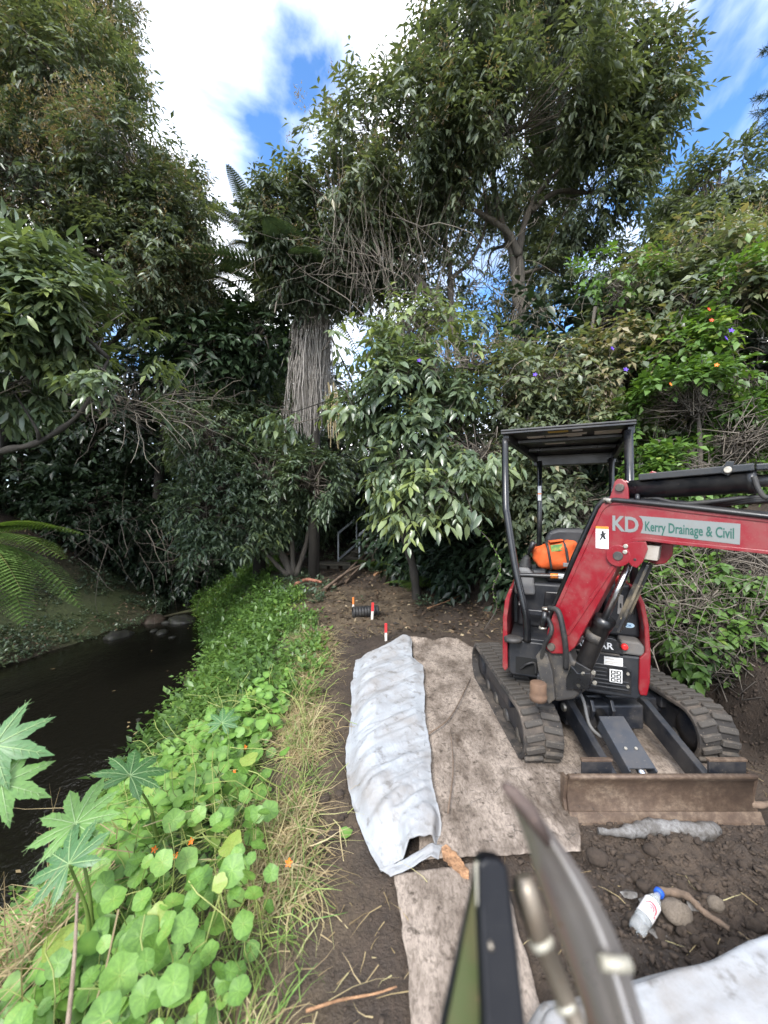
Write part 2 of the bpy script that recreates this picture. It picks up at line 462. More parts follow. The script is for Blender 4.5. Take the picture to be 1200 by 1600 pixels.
for i in range(6):
    p = onz(235 + 80 * random.random(), 968 + 34 * random.random(), WATER_Z)
    o = put('creek_stone', rock_mesh('creek_stone', i + 20, 2), M_ROCK, water)
    o.location = p; r = .06 + .1 * random.random(); o.scale = (r, r, r * .7); o.rotation_euler = (0, 0, i)
clods = [rock_mesh('soil_clod', 40 + k, 2, .5, .75) for k in range(5)]
for i in range(260):
    zone = i % 5
    if zone < 3: px, py = random.uniform(885, 1195), random.uniform(1315, 1470)
    elif zone == 3: px, py = random.uniform(1060, 1195), random.uniform(1100, 1300)
    else: px, py = random.uniform(470, 545), random.uniform(1080, 1330)
    p = onz(px, py)
    if zone == 3: p = Vector((random.uniform(2.35, 2.75), random.uniform(1.6, 3.2), 0))
    o = put('soil_clod', clods[i % 5], M_CLOD if i % 9 else M_STONE, ground)
    r = .007 + .026 * random.random() ** 2.6
    o.location = (p.x, p.y, gz(p.x, p.y) + r * .3); o.scale = (r, r, r); o.rotation_euler = (i, i * 2.1, i * .7)

# crumbs of soil over the dug ground and the path: too many to count
def crumbs(name, label, n, xr_, yr_, r0, r1, keep, mat):
    x = RNG.uniform(*xr_, n); y = RNG.uniform(*yr_, n); k = keep(x, y); x, y = x[k], y[k]; n = len(x)
    bm = bmesh.new(); bmesh.ops.create_cube(bm, size=1.3); bv = np.array([v.co[:] for v in bm.verts]); bf = np.array([[v.index for v in f.verts] for f in bm.faces]); bm.free()
    r = r0 + (r1 - r0) * RNG.random(n) ** 3
    sc = r[:, None, None] * RNG.uniform(.55, 1.35, (n, 1, 3)); jit = 1 + RNG.normal(0, .32, (n, len(bv), 1))
    V = bv[None] * jit * sc; a = RNG.random(n) * 6.28; c_, s_ = np.cos(a)[:, None], np.sin(a)[:, None]
    V = np.stack([V[..., 0] * c_ - V[..., 1] * s_, V[..., 0] * s_ + V[..., 1] * c_, V[..., 2]], -1)
    V = V + np.stack([x, y, ground_z(x, y) + r * .05], -1)[:, None]
    F = (bf[None] + (np.arange(n) * len(bv))[:, None, None]).reshape(-1, 4)
    o = np_mesh(name, V.reshape(-1, 3), F, mat, smooth=True); tag(o, label, 'soil', None, 'stuff')
crumbs('soil_crumbs', 'crumbly loose soil in front of the blade', 8500, (.55, 2.9), (1.2, 2.0), .0025, .015, lambda x, y: (x > .62 + .2 * np.sin(y * 9)) & (y < 1.97), M_CLOD)
crumbs('bank_crumbs', 'loose earth along the foot of the dirt bank', 3500, (2.2, 2.8), (1.8, 4.2), .003, .014, lambda x, y: x > 2.22, M_CLOD)
crumbs('path_crumbs', 'small bits of earth on the bare path', 2600, (-.6, .2), (1.1, 5.4), .002, .011, lambda x, y: (x > X_E(y)), M_CLOD)
crumbs('mat_crumbs', 'crumbs of soil trodden onto the edge of the muddy sheets', 1300, (.0, 1.0), (1.55, 1.95), .002, .012, lambda x, y: RNG.random(len(x)) < np.exp(-((y - 1.76 - .03 * np.sin(x * 14)) / .06) ** 2), M_CLOD)
# ------------------------------------------------------------------ geotextile sheets
def cloth_mat(name, base, stain, amt, sc, fine, streak=None, grime=.55):
    m, nt, bs = new_mat(name)
    n1 = noise(nt, sc, 8, .65, stretch=streak); n2 = noise(nt, fine, 5, .6)
    c = mixrgb(nt, ramp(nt, n1, [(.42, (0, 0, 0)), (.68, (amt,) * 3)]), base, stain)
    c = mixrgb(nt, ramp(nt, n2, [(.56, (0, 0, 0)), (.7, (amt * .9,) * 3)]), c, tuple(x * .45 for x in stain))
    n4 = noise(nt, 75, 6, .75, stretch=(1, .45, 1), dist=.6)
    c = mixrgb(nt, ramp(nt, n4, [(.40, (amt * grime,) * 3), (.56, (0, 0, 0))]), c, tuple(x * .8 for x in stain))
    nt.links.new(c, bs.inputs['Base Color']); bs.inputs['Roughness'].default_value = .75
    bs.inputs['Specular IOR Level'].default_value = .25
    bump(nt, bs, mixrgb(nt, .5, n2, n4), .4, .01)
    return m
M_WHITE = cloth_mat('white_geotextile', (0.335, 0.355, 0.38), (0.17, 0.135, 0.1), .6, 3.0, 15, None, .08)
M_DIRTY = cloth_mat('muddy_geotextile', (0.33, 0.275, 0.23), (0.06, 0.043, 0.031), .95, 3.4, 26, (1.6, .8, 1))
M_GREYFAB = cloth_mat('grey_geotextile', (0.36, 0.34, 0.32), (0.12, 0.1, 0.085), .75, 3, 24)
M_PLASTIC = cloth_mat('plastic_roll', (0.21, 0.205, 0.20), (0.055, 0.045, 0.035), .95, 9, 30)

def resample(pts, n):
    pts = np.array([p[:2] for p in pts], float)
    d = np.r_[0, np.cumsum(np.linalg.norm(np.diff(pts, axis=0), axis=1))]
    t = np.linspace(0, d[-1], n)
    return np.stack([np.interp(t, d, pts[:, 0]), np.interp(t, d, pts[:, 1])], -1)
def sheet(name, left, right, nu, nv, zf, mat, parent=None, thick=.004):
    L, Rr = resample(left, nv), resample(right, nv)
    u = np.linspace(0, 1, nu)[None, :]; v = np.linspace(0, 1, nv)[:, None] + 0 * u
    u = u + 0 * v
    X = L[:, None, 0] * (1 - u) + Rr[:, None, 0] * u; Y = L[:, None, 1] * (1 - u) + Rr[:, None, 1] * u
    edge = fbm(p3(X, Y, 9, 3), 3) * .03
    X = X + edge * (np.abs(u - .5) * 2) ** 4; Y = Y + edge * (np.abs(v - .5) * 2) ** 6
    Z = zf(u, v, X, Y)
    idx = np.arange(X.size).reshape(X.shape)
    F = np.stack([idx[:-1, :-1], idx[:-1, 1:], idx[1:, 1:], idx[1:, :-1]], -1).reshape(-1, 4)
    o = np_mesh(name, np.stack([X, Y, Z], -1), F, mat, parent, smooth=True)
    if thick:
        s = o.modifiers.new('thick', 'SOLIDIFY'); s.thickness = thick; s.offset = -1
    return o
def wr(X, Y, ang, s1, s2, z=0.0):
    c, s = math.cos(ang), math.sin(ang)
    a = X * c + Y * s; b = -X * s + Y * c
    n = fbm(np.stack([a * s2 + 9, b * s1 + 4, 0 * a + z + 2], -1), 4)
    return 1 - np.abs(n) * 4
G = lambda x, y: ground_z(x, y, False)
# muddy sheet under the machine
def z_dirty(u, v, X, Y):
    edge = np.minimum(np.minimum(u, 1 - u) * 8, np.minimum(v, 1 - v) * 10).clip(0, 1)
    return .014 + .012 * edge + .012 * wr(X, Y, 1.45, 9, 2.2) + .012 * fbm(p3(X, Y, 12, 2), 3) + .05 * sstep(.06, .0, v) * (wr(X, Y, .2, 7, 4, 8).clip(-1, 1))
dirty = sheet('geotextile_sheet', [onz(641, 1002), onz(652, 1060), onz(650, 1150), onz(655, 1240), onz(655, 1350)],
      [onz(712, 1006), onz(770, 1026), Vector((2.1, 4.1)), Vector((2.1, 2.3)), onz(900, 1225), onz(908, 1338)], 120, 170, z_dirty, M_DIRTY)
tag(dirty, 'mud stained geotextile sheet lying under the excavator tracks', 'fabric sheet')
def z_dirty2(u, v, X, Y):
    return .012 + .010 * wr(X, Y, 1.3, 8, 2.5, 4) + .012 * fbm(p3(X, Y, 12, 2), 3)
d2 = sheet('geotextile_sheet', [onz(617, 1374), onz(628, 1450), onz(642, 1600), onz(652, 1800)], [onz(770, 1352), onz(800, 1420), onz(850, 1600), onz(900, 1800)], 60, 90, z_dirty2, M_DIRTY)
tag(d2, 'worn muddy fabric strip at the bottom edge beside the white cloth end', 'fabric sheet')
# clean white fold
def z_white(u, v, X, Y):
    e = np.minimum(u * 3, 1).clip(0, 1) ** .8
    b = .025 + .055 * e * (1 - .35 * u)
    w = .034 * wr(X, Y, .75, 4.2, .9) + .017 * wr(X, Y, 1.0, 10, 1.8, 5) + .010 * wr(X, Y, .65, 17, 1.3, 9)
    b = b + w * np.minimum(u * 4, 1) * (1 - .6 * sstep(.85, 1, u)) + .07 * sstep(.72, .98, v) * (fbm(p3(X, Y, 7, 1), 3) + .1)
    b = b * (0.35 + .65 * sstep(0, .06, v)) * (1 - .75 * sstep(.93, 1, v) * (1 - sstep(.35, .5, u) * (1 - sstep(.88, .97, u)))) * (.1 + .9 * sstep(0, .16, u))
    return b.clip(.012, 1)
white = sheet('geotextile_cloth', [onz(640, 1001), onz(598, 1017), onz(556, 1034), onz(549, 1070), onz(549, 1120), onz(541, 1170), onz(541, 1215), onz(551, 1262), onz(566, 1310), onz(596, 1366)],
      [onz(642, 1003), onz(645, 1040), onz(662, 1053), onz(664, 1130), onz(673, 1190), onz(676, 1250), onz(690, 1302), onz(684, 1330)], 110, 230, z_white, M_WHITE, None, .005)
tag(white, 'clean white geotextile cloth folded over beside the muddy sheet', 'fabric sheet')
def z_flap(u, v, X, Y):
    return .025 + .03 * wr(X, Y, .6, 12, 3, 6).clip(-1, 1) * np.minimum(np.minimum(u, 1 - u) * 6, 1).clip(.1, 1)
flap = sheet('torn_end', [onz(593, 1368), onz(612, 1378)], [onz(690, 1330), onz(686, 1352)], 50, 16, z_flap, M_WHITE, white, .004)
# folded white bundle at bottom right
def z_bundle(u, v, X, Y):
    yb = 1.15 + .18 * (X - .42) + .03 * fbm(p3(X, X * 0, 4, 2), 3) + .03 * sstep(.95, 1.25, X)
    back = sstep(0, .10, yb + .012 - Y) ** .5
    left = sstep(0, .08, X - .383) ** .5
    z = .20 * back * left
    seam = yb - .075 - .10 * sstep(1.6, .7, X) * 0 - .03 * (1.3 - X)
    z = z + .022 * sstep(-.008, .008, seam - Y) * left
    z = z + .010 * wr(X, Y, .3, 7, 1.8, 3) * back * left + .012 * fbm(p3(X, Y, 5, 8), 3) * back
    return z.clip(.004, 1)
bundle = sheet('geotextile_bundle', [Vector((.385, 1.155)), Vector((.385, .35))], [Vector((2.3, 1.52)), Vector((2.3, .35))], 170, 110, z_bundle, M_WHITE, None, .006)
tag(bundle, 'thick folded bundle of white geotextile at the bottom right corner', 'fabric bundle')
# plastic sheeting rolled against the blade
mb = MB()
pa, pb = onz(935, 1306), onz(1117, 1298)
pts = []; rr = []
for i in range(26):
    t = i / 25; p = pa.lerp(pb, t)
    pts.append((p.x, p.y - .015 * math.sin(t * 9), .018 + .008 * math.sin(t * 5 + 1))); rr.append(.014 + .024 * sstep(0, .45, t) * (1 - .5 * sstep(.93, 1, t)) + .003 * math.sin(i * 2.3))
mb.tube(pts, rr, 14)
o = mb.build('plastic_sheet_roll', M_PLASTIC)
dm = o.modifiers.new('crease', 'DISPLACE'); tx = bpy.data.textures.new('crease', 'CLOUDS'); tx.noise_scale = .07; dm.texture = tx; dm.strength = .022
tag(o, 'crumpled roll of grey plastic sheeting lying against the rusty blade', 'plastic sheet')
def z_under(u, v, X, Y): return .008 + .01 * fbm(p3(X, Y, 14, 2), 3)
# ------------------------------------------------------------------ excavator
M_RED = painted('red_paint', (0.19, 0.0025, 0.009), 0.3, (0.17, 0.10, 0.08), .5, 9, coat=.3, bmp=.04)
M_BLACK = painted('black_paint', (0.005, 0.0055, 0.007), 0.24, (0.09, 0.075, 0.06), .25, 7, coat=.15, bmp=.04)
M_HOUSE = painted('charcoal_plastic', (0.009, 0.0105, 0.014), 0.38, (0.075, 0.065, 0.055), .32, 8, bmp=.06)
M_FRAME = painted('frame_paint', (0.011, 0.013, 0.018), 0.33, (0.10, 0.085, 0.07), .5, 6, bmp=.08)
M_RUBBER = painted('track_rubber', (0.024, 0.021, 0.019), 0.8, (0.15, 0.12, 0.095), .95, 5, bmp=.25)
M_LUG = painted('track_lug_rubber', (0.05, 0.044, 0.038), 0.8, (0.19, 0.155, 0.12), 1.0, 8, bmp=.25)
M_GREYP = painted('grey_console', (0.13, 0.13, 0.13), 0.6, (0.12, 0.1, 0.08), .4, 9)
M_CHROME = painted('chrome_rod', (0.62, 0.62, 0.62), 0.16, (0.2, 0.17, 0.13), .35, 6, metal=1.0, bmp=.0)
M_STEEL = painted('zinc_bolt', (0.45, 0.42, 0.36), 0.38, (0.15, 0.12, 0.09), .6, 18, metal=.9)
M_CAST = painted('muddy_cast_steel', (0.05, 0.047, 0.045), 0.5, (0.2, 0.165, 0.12), .8, 9, metal=.3, bmp=.2)
M_RUSTPIN = painted('rusty_pin', (0.13, 0.075, 0.045), 0.75, (0.045, 0.032, 0.025), .8, 9, bmp=.3)
M_HOSE = painted('hose_rubber', (0.012, 0.012, 0.013), 0.5, (0.1, 0.09, 0.07), .4, 14)
M_LABEL = painted('white_label', (0.62, 0.62, 0.62), 0.5, (0.3, 0.26, 0.2), .4, 20)
M_LABELGREY = painted('grey_label', (0.4, 0.37, 0.33), 0.55, (0.2, 0.16, 0.12), .6, 20)
M_ORANGE = plain('orange_print', (0.75, 0.2, 0.02), .5)
M_REDKNOB = plain('red_knob', (0.6, 0.02, 0.02), .4)
M_PRINTBLACK = plain('black_print', (0.01, 0.01, 0.01), .5)
M_PRINTWHITE = plain('white_print', (0.72, 0.72, 0.72), .5)
M_SILVER = painted('silver_vinyl', (0.18, 0.195, 0.19), 0.42, (0.2, 0.16, 0.13), .3, 16, metal=.15, bmp=0)
M_GREENPRINT = plain('green_print', (0.006, 0.075, 0.055), .5)
M_BLUEPRINT = plain('pale_blue_sticker', (0.45, 0.62, 0.75), .5)
M_YELLOW = plain('yellow_label', (0.42, 0.27, 0.05), .6)
mr, nt, bs = new_mat('rusty_blade')
n1 = noise(nt, 5, 8, .7); n2 = noise(nt, 34, 5, .7, stretch=(1, 1, 1.3))
c = ramp(nt, n1, [(.3, (0.06, 0.04, 0.03)), (.48, (0.13, 0.088, 0.06)), (.6, (0.21, 0.155, 0.11)), (.75, (0.16, 0.13, 0.105))])
c = mixrgb(nt, ramp(nt, n2, [(.4, (.75,) * 3), (.65, (0,) * 3)]), c, (0.07, 0.045, 0.032))
nt.links.new(c, bs.inputs['Base Color']); bs.inputs['Roughness'].default_value = .62; bs.inputs['Metallic'].default_value = .25
bump(nt, bs, n2, .35, .006)
M_RUST = mr

EC = Vector((1.52, 3.0, 0))
exc = empty('mini_excavator', EC, 'red and black mini excavator with canopy parked on the fabric', 'excavator')
def Tm(x, y, z): return EC + Vector((x, y, z))
TM = Matrix.Translation(EC)

# undercarriage ------------------------------------------------------
def track(sx):
    x0, x1 = (-.665, -.42) if sx < 0 else (.405, .65)
    yf, yr, rf, rr_ = -.5, .57, .165, .165
    zc_f, zc_r = .185, .19
    def loop(off):
        pts = []
        for k in range(11):
            a = math.pi / 2 + math.pi * k / 10
            pts.append((yf + (rf + off) * math.cos(a), zc_f + (rf + off) * math.sin(a)))
        for k in range(1, 8): pts.append((yf + (yr - yf) * k / 8, .02 - off + .0))
        for k in range(11):
            a = -math.pi / 2 + math.pi * k / 10
            pts.append((yr + (rr_ + off) * math.cos(a), zc_r + (rr_ + off) * math.sin(a)))
        for k in range(1, 8):
            t = k / 8
            pts.append((yr + (yf - yr) * t, zc_r + (zc_f - zc_r) * t + rf + off - .012 * math.sin(math.pi * t)))
        return pts
    outer, inner = loop(0), loop(-.026)
    n = len(outer)
    vs = [(x, p[0], p[1]) for x in (x0, x1) for lp in (outer, inner) for p in lp]
    fs = []
    for i in range(n):
        j = (i + 1) % n
        fs += [(i, j, 2 * n + j, 2 * n + i), (n + j, n + i, 3 * n + i, 3 * n + j), (j, i, n + i, n + j), (2 * n + i, 2 * n + j, 3 * n + j, 3 * n + i)]
    mb = MB(); mb.add(vs, fs, M=TM)
    tr = mb.build('track', M_RUBBER, exc, .006)
    if sx < 0: tr['label'] = 'muddy rubber track resting on the fabric'
    # lugs: copies of one mesh
    lm = MB(); lm.box(-.056, .056, -.019, .019, -.004, .022); base = lm.mesh('tread_lug')
    bm = bmesh.new(); bm.from_mesh(base)
    bmesh.ops.bevel(bm, geom=bm.edges[:], offset=.005, segments=1, affect='EDGES'); bm.to_mesh(base); bm.free()
    base.materials.append(M_LUG)
    P = np.array(outer + [outer[0]]); d = np.r_[0, np.cumsum(np.linalg.norm(np.diff(P, axis=0), axis=1))]
    m = 44
    for k in range(m):
        for side in (0, 1):
            s = ((k + .5 * side) / m * d[-1]) % d[-1]
            y = np.interp(s, d, P[:, 0]); z = np.interp(s, d, P[:, 1])
            y2 = np.interp((s + .01) % d[-1], d, P[:, 0]); z2 = np.interp((s + .01) % d[-1], d, P[:, 1])
            ty, tz = y2 - y, z2 - z; L = math.hypot(ty, tz) or 1; ty /= L; tz /= L
            nrm = Vector((0, -tz, ty)) * -1; tan = Vector((0, ty, tz))
            if Vector((0, y - (yf + yr) / 2 * 0 - np.clip(y, yf, yr), z - .185)).dot(nrm) < 0: nrm = -nrm
            X = tan.cross(nrm)
            xc = x0 + .066 if side == 0 else x1 - .066
            o = bpy.data.objects.new('tread_lug', base); COL.objects.link(o); o.parent = tr
            skew = .18 * (1 if side == 0 else -1)
            Mx = Matrix((( X.x, tan.x, nrm.x, xc), (X.y, tan.y, nrm.y, y), (X.z, tan.z, nrm.z, z), (0, 0, 0, 1)))
            o.matrix_basis = Matrix.Translation(EC) @ Mx @ Matrix.Rotation(skew, 4, 'Z')
    xm = (x0 + x1) / 2
    mb = MB(); mb.box(xm - .06, xm + .06, -.46, .5, .07, .26, M=TM); mb.box(xm - .1, xm + .1, -.3, .3, .22, .3, M=TM)
    mb.build('track_frame', M_FRAME, exc, .01)
    for y, r, nm in ((yf, .13, 'idler_wheel'), (yr, .13, 'drive_sprocket')):
        mb = MB(); mb.lathe(Tm(xm - .08, y, .188), (1, 0, 0), [(0, .03), (.001, r - .04), (.02, r - .03), (.025, r), (.135, r), (.14, r - .03), (.159, r - .04), (.16, .03)], 24)
        mb.build(nm, M_FRAME, exc)
    for y in (-.38, -.12, .14, .38):
        mb = MB(); mb.lathe(Tm(xm - .07, y, .075), (1, 0, 0), [(0, .01), (.001, .05), (.04, .05), (.045, .035), (.095, .035), (.1, .05), (.139, .05), (.14, .01)], 16)
        mb.build('track_roller', M_CAST, exc)
track(-1); track(1)
mb = MB(); mb.box(-.27, .27, -.36, .36, .13, .34, M=TM); mb.box(-.2, .2, -.46, -.36, .16, .32, M=TM)
for y in (-.2, .2): mb.box(-.5, .5, y - .05, y + .05, .17, .27, M=TM)
mb.build('lower_frame', M_FRAME, exc, .012)
mb = MB(); mb.lathe(Tm(0, 0, .33), (0, 0, 1), [(0, .1), (.001, .30), (.06, .30), (.061, .27), (.1, .27), (.101, .1)], 32)
mb.build('slew_ring', M_CAST, exc)
# blade and its arms
bxc = -.062
prof = [(-1.035, -.03), (-1.012, -.01), (-.985, .045), (-.972, .10), (-.972, .15), (-.982, .185), (-1.0, .205), (-1.005, .222), (-.985, .228), (-.955, .20), (-.945, .14), (-.945, .08), (-.96, .03), (-.985, -.02), (-1.01, -.035)]
mb = MB(); mb.prism(prof, EC, (0, 1, 0), (0, 0, 1), (1, 0, 0), bxc - .49, bxc + .49)
mb.sm = [False, False] + [True] * (len(mb.f) - 2)
blade = mb.build('dozer_blade', M_RUST, exc, 0)
blade['label'] = 'rusty brown steel dozer blade'
cprof = [(-1.046, -.045), (-1.03, .005), (-1.008, .045), (-.998, .04), (-1.015, 0), (-1.03, -.045)]
mb = MB(); mb.prism(cprof, EC, (0, 1, 0), (0, 0, 1), (1, 0, 0), bxc - .497, bxc + .497); mb.build('cutting_edge', M_RUST, blade, .002)
for s in (-1, 1):
    mb = MB(); mb.prism([(-.985, .21), (-.93, .2), (-.93, 0), (-1.0, -.02), (-.965, .08)], EC, (0, 1, 0), (0, 0, 1), (1, 0, 0), bxc + s * .49 - .008 + s * .01, bxc + s * .49 + .008 + s * .01)
    mb.build('blade_end_plate', M_RUST, blade, .002)
for s in (-1, 1):
    mb = MB(); mb.prism([(-.34, .34), (-.42, .33), (-.9, .17), (-.96, .17), (-.96, .05), (-.88, .05), (-.4, .2), (-.34, .2)], EC + Vector((s * .255 - .01, 0, 0)), (0, 1, 0), (0, 0, 1), (1, 0, 0), -.022, .022)
    mb.build('blade_arm', M_FRAME, exc, .006)
    mb = MB(); mb.cyl(Tm(s * .255 - .05, -.38, .27), Tm(s * .255 + .03, -.38, .27), .028, 14); mb.build('pivot_pin', M_STEEL, exc, .003)
    # folded blade extension
    w0, w1 = (-.46, -.3) if s < 0 else (.22, .42)
    mb = MB(); mb.box(w0, w1, -.945, -.93, .05, .262, M=TM); mb.box(w0, w1, -.93, -.86, .03, .045, M=TM); mb.box(w0, w0 + .012, -.93, -.86, .045, .15, M=TM)
    wing = mb.build('blade_extension', M_FRAME, exc, .003)
    mb = MB(); mb.box(w0 - .004, w1 + .004, -.95, -.925, .264, .277, M=TM); mb.build('worn_edge', M_RUST, wing, .003)
mb = MB()
pa, pb = Tm(-.09, -.58, .31), Tm(-.09, -.87, .175)
mb.bar(pa, pb, .155, .012); mb.bar(pa + Vector((-.074, 0, -.04)), pb + Vector((-.074, 0, -.04)), .01, .08); mb.bar(pa + Vector((.074, 0, -.04)), pb + Vector((.074, 0, -.04)), .01, .08)
cov = mb.build('cylinder_cover', painted('blue_grey_cover', (0.035, 0.04, 0.05), .4, (.13, .11, .09), .4, 8), exc, .002)
nn = (pb - pa).normalized(); up = Vector((1, 0, 0)).cross(nn) * -1
if up.z < 0: up = -up
for dx in (-.03, .03):
    q = pa.lerp(pb, .66) + Vector((dx, 0, 0)); mb = MB(); mb.cyl(q + up * .004, q + up * .014, .009, 6); mb.build('bolt', M_STEEL, cov)
mb = MB(); mb.cyl(Tm(-.09, -.34, .29), Tm(-.09, -.72, .2), .04, 16); mb.build('blade_cylinder', M_BLACK, exc)
mb = MB(); mb.cyl(Tm(-.09, -.7, .205), Tm(-.09, -.96, .12), .02, 14); mb.build('blade_rod', M_CHROME, exc)
for dx in (-.13, .0):
    mb = MB(); mb.prism([(-.34, .34), (-.47, .36), (-.5, .3), (-.47, .23), (-.34, .2)], EC + Vector((dx - .02, 0, 0)), (0, 1, 0), (0, 0, 1), (1, 0, 0), -.01, .01); mb.build('blade_lug', M_FRAME, exc, .003)
def curve_pts(ctrl, n=24):
    ctrl = [Vector(c) for c in ctrl]; out = []
    P = [ctrl[0] * 2 - ctrl[1]] + ctrl + [ctrl[-1] * 2 - ctrl[-2]]
    for i in range(1, len(P) - 2):
        m = max(2, n // (len(ctrl) - 1))
        for k in range(m):
            t = k / m
            a, b, c, d = P[i - 1], P[i], P[i + 1], P[i + 2]
            out.append(.5 * ((2 * b) + (c - a) * t + (2 * a - 5 * b + 4 * c - d) * t * t + (3 * b - a - 3 * c + d) * t ** 3))
    out.append(ctrl[-1]); return out
def hose(name, ctrl, r, parent, mat=None, n=24, sides=8):
    mb = MB(); mb.tube(curve_pts(ctrl, n), r, sides); return mb.build(name, mat or M_HOSE, parent)
hose('hydraulic_hose', [Tm(-.2, -.3, .4), Tm(-.2, -.45, .36), Tm(-.19, -.52, .22), Tm(-.14, -.6, .19), Tm(-.1, -.56, .24)], .011, exc, M_GREYP)

# upper structure: frame H (x to the right, y to the back, origin at slew centre) ----------
HA = R(22.5)
HM = Matrix.Translation(EC) @ Matrix.Rotation(-HA, 4, 'Z')
HX, HY = (HM.to_3x3() @ Vector((1, 0, 0))), (HM.to_3x3() @ Vector((0, 1, 0)))
HZ = Vector((0, 0, 1))
def H(x, y, z): return HM @ Vector((x, y, z))
def hbox(name, x0, x1, y0, y1, z0, z1, mat, bev=.01, parent=None, seg=2):
    mb = MB(); mb.box(x0, x1, y0, y1, z0, z1, M=HM); return mb.build(name, mat, parent or exc, bev, seg)
def hprism(name, pts, y0, y1, mat, bev=.006, parent=None, seg=2):
    mb = MB(); mb.prism(pts, H(0, 0, 0), HX, HZ, HY, y0, y1); return mb.build(name, mat, parent or exc, bev, seg)
hbox('turntable_deck', -.46, .31, -.36, .5, .43, .68, M_HOUSE, .03)
eng = hprism('engine_cover', [(-.5, .46), (.345, .46), (.36, .8), (.33, 1.06), (.25, 1.1), (-.42, 1.1), (-.5, 1.02)], .27, .62, M_HOUSE, .05, None, 4)
fc = hprism('front_cover', [(-.02, .44), (.0, .425), (.29, .425), (.325, .46), (.325, .68), (.3, .695), (-.02, .69)], -.53, -.36, M_HOUSE, .022, None, 3)
lc = hprism('corner_cover', [(-.485, .48), (-.46, .45), (-.23, .45), (-.23, .7), (-.485, .7)], -.5, -.36, M_HOUSE, .012)
hbox('opening_shade', -.435, -.27, -.502, -.42, .47, .585, plain('void_shade', (.004, .004, .004), .9), 0, lc)  # solid black inset stands in for the shade inside an opening
hose('wire_loop', [H(-.4, -.5, .5), H(-.36, -.53, .55), H(-.31, -.52, .56), H(-.3, -.52, .49)], .008, lc)
# vents
vp = hprism('vent_panel', [(.015, .455), (.255, .455), (.255, .6), (.23, .625), (.015, .625)], -.537, -.528, M_BLACK, .004, fc)
for k in range(6):
    z = .475 + k * .024
    hbox('vent_slat', .03, .24 if k < 3 else .12, -.545, -.532, z, z + .009, M_HOUSE, .002, fc)
lb = hbox('pictogram_label', .135, .205, -.547, -.538, .52, .60, M_PRINTWHITE, .002, fc)
for i in range(2):
    for j in range(3):
        hbox('pictogram', .141 + i * .031, .168 + i * .031, -.549, -.5465, .526 + j * .0245, .546 + j * .0245, M_PRINTBLACK, 0, fc)
        hbox('pictogram_mark', .148 + i * .031, .161 + i * .031, -.5505, -.5485, .532 + j * .0245, .540 + j * .0245, M_PRINTWHITE, 0, fc)
hbox('serial_plate', .105, .21, -.536, -.529, .618, .675, M_LABEL, .002, fc)
for z in (.632, .642, .66): hbox('printed_line', .112, .16 if z > .65 else .19, -.5375, -.5355, z, z + .004, M_LABELGREY, 0, fc)
hprism('warning_triangle', [(-.005, .615), (.055, .615), (.025, .665)], -.536, -.529, M_PRINTWHITE, 0, fc)
hprism('triangle_field', [(.004, .62), (.046, .62), (.025, .655)], -.538, -.5355, M_PRINTBLACK, 0, fc)
for x, z in ((.235, .585), (.235, .505)):
    mb = MB(); mb.cyl(H(x, -.538, z), H(x, -.55, z), .009, 8); mb.build('bolt', M_STEEL, fc)
# maker's panel with its name
lp = hprism('name_panel', [(-.14, .71), (.215, .70), (.175, .79), (.15, .80), (-.14, .80)], -.55, -.5, M_BLACK, .006)
def text_mesh(body, O, X, Y, N, w=None, h=.05, bold=.012, depth=.0015):
    cu = bpy.data.curves.new('txt', 'FONT'); cu.body = body; cu.size = 1; cu.offset = bold; cu.extrude = 0; cu.resolution_u = 3
    ob = bpy.data.objects.new('txt', cu); COL.objects.link(ob)
    bpy.context.view_layer.update()
    me = bpy.data.meshes.new_from_object(ob.evaluated_get(bpy.context.evaluated_depsgraph_get()))
    bpy.data.objects.remove(ob)
    V = np.array([v.co[:] for v in me.vertices]); lo = V.min(0); hi = V.max(0)
    wid = (hi[0] - lo[0])
    cap = 0.72 if any(ch.isupper() for ch in body) else .5
    sy = h / cap; sx = (w / wid) if w else sy
    for v in me.vertices:
        v.co = O + X * ((v.co.x - lo[0]) * sx) + Y * (v.co.y * sy) + N * depth
    return me
put('lettering', text_mesh('YANMAR', H(-.105, -.55, .728), HX, HZ, -HY, .262, .042, .022), M_PRINTWHITE, lp)
hbox('ledge', -.14, .19, -.56, -.5, .692, .703, M_CAST, .003)
# step pad with red knob
st = hprism('step_pad', [(.2, .70), (.325, .70), (.33, .76), (.3, .785), (.2, .785)], -.53, -.38, painted('grey_pad', (.11, .105, .1), .7, (.2, .17, .13), .6, 12), .012)
mb = MB(); mb.lathe(H(.215, -.535, .755), -HY, [(0, .012), (.01, .02), (.03, .02), (.035, .012)], 10); mb.build('lever_knob', M_REDKNOB, st)
# side column on the right
rc = hprism('side_column', [(.13, .78), (.325, .78), (.325, .95), (.29, 1.09), (.27, 1.12), (.15, 1.12)], -.42, -.2, M_HOUSE, .02, None, 3)
hprism('latch_plate', [(.195, .93), (.225, .92), (.232, 1.05), (.205, 1.06)], -.428, -.418, M_LABELGREY, .004, rc)
hbox('latch_slot', .209, .219, -.431, -.427, .97, 1.0, M_PRINTBLACK, .001, rc)
hprism('pocket_rim', [(.24, .93), (.295, .93), (.295, 1.03), (.28, 1.06), (.25, 1.06)], -.427, -.418, M_BLACK, .006, rc)
ov = [(.262 + .032 * math.cos(a), .86 + .016 * math.sin(a)) for a in np.linspace(0, 2 * math.pi, 20)[:-1]]
hprism('oval_sticker', ov, -.426, -.418, M_BLUEPRINT, 0, rc)
put('oval_print', text_mesh('OK', H(.247, -.426, .852), HX, HZ, -HY, .03, .015, .02), plain('blue_print', (.02, .12, .3), .5), rc)
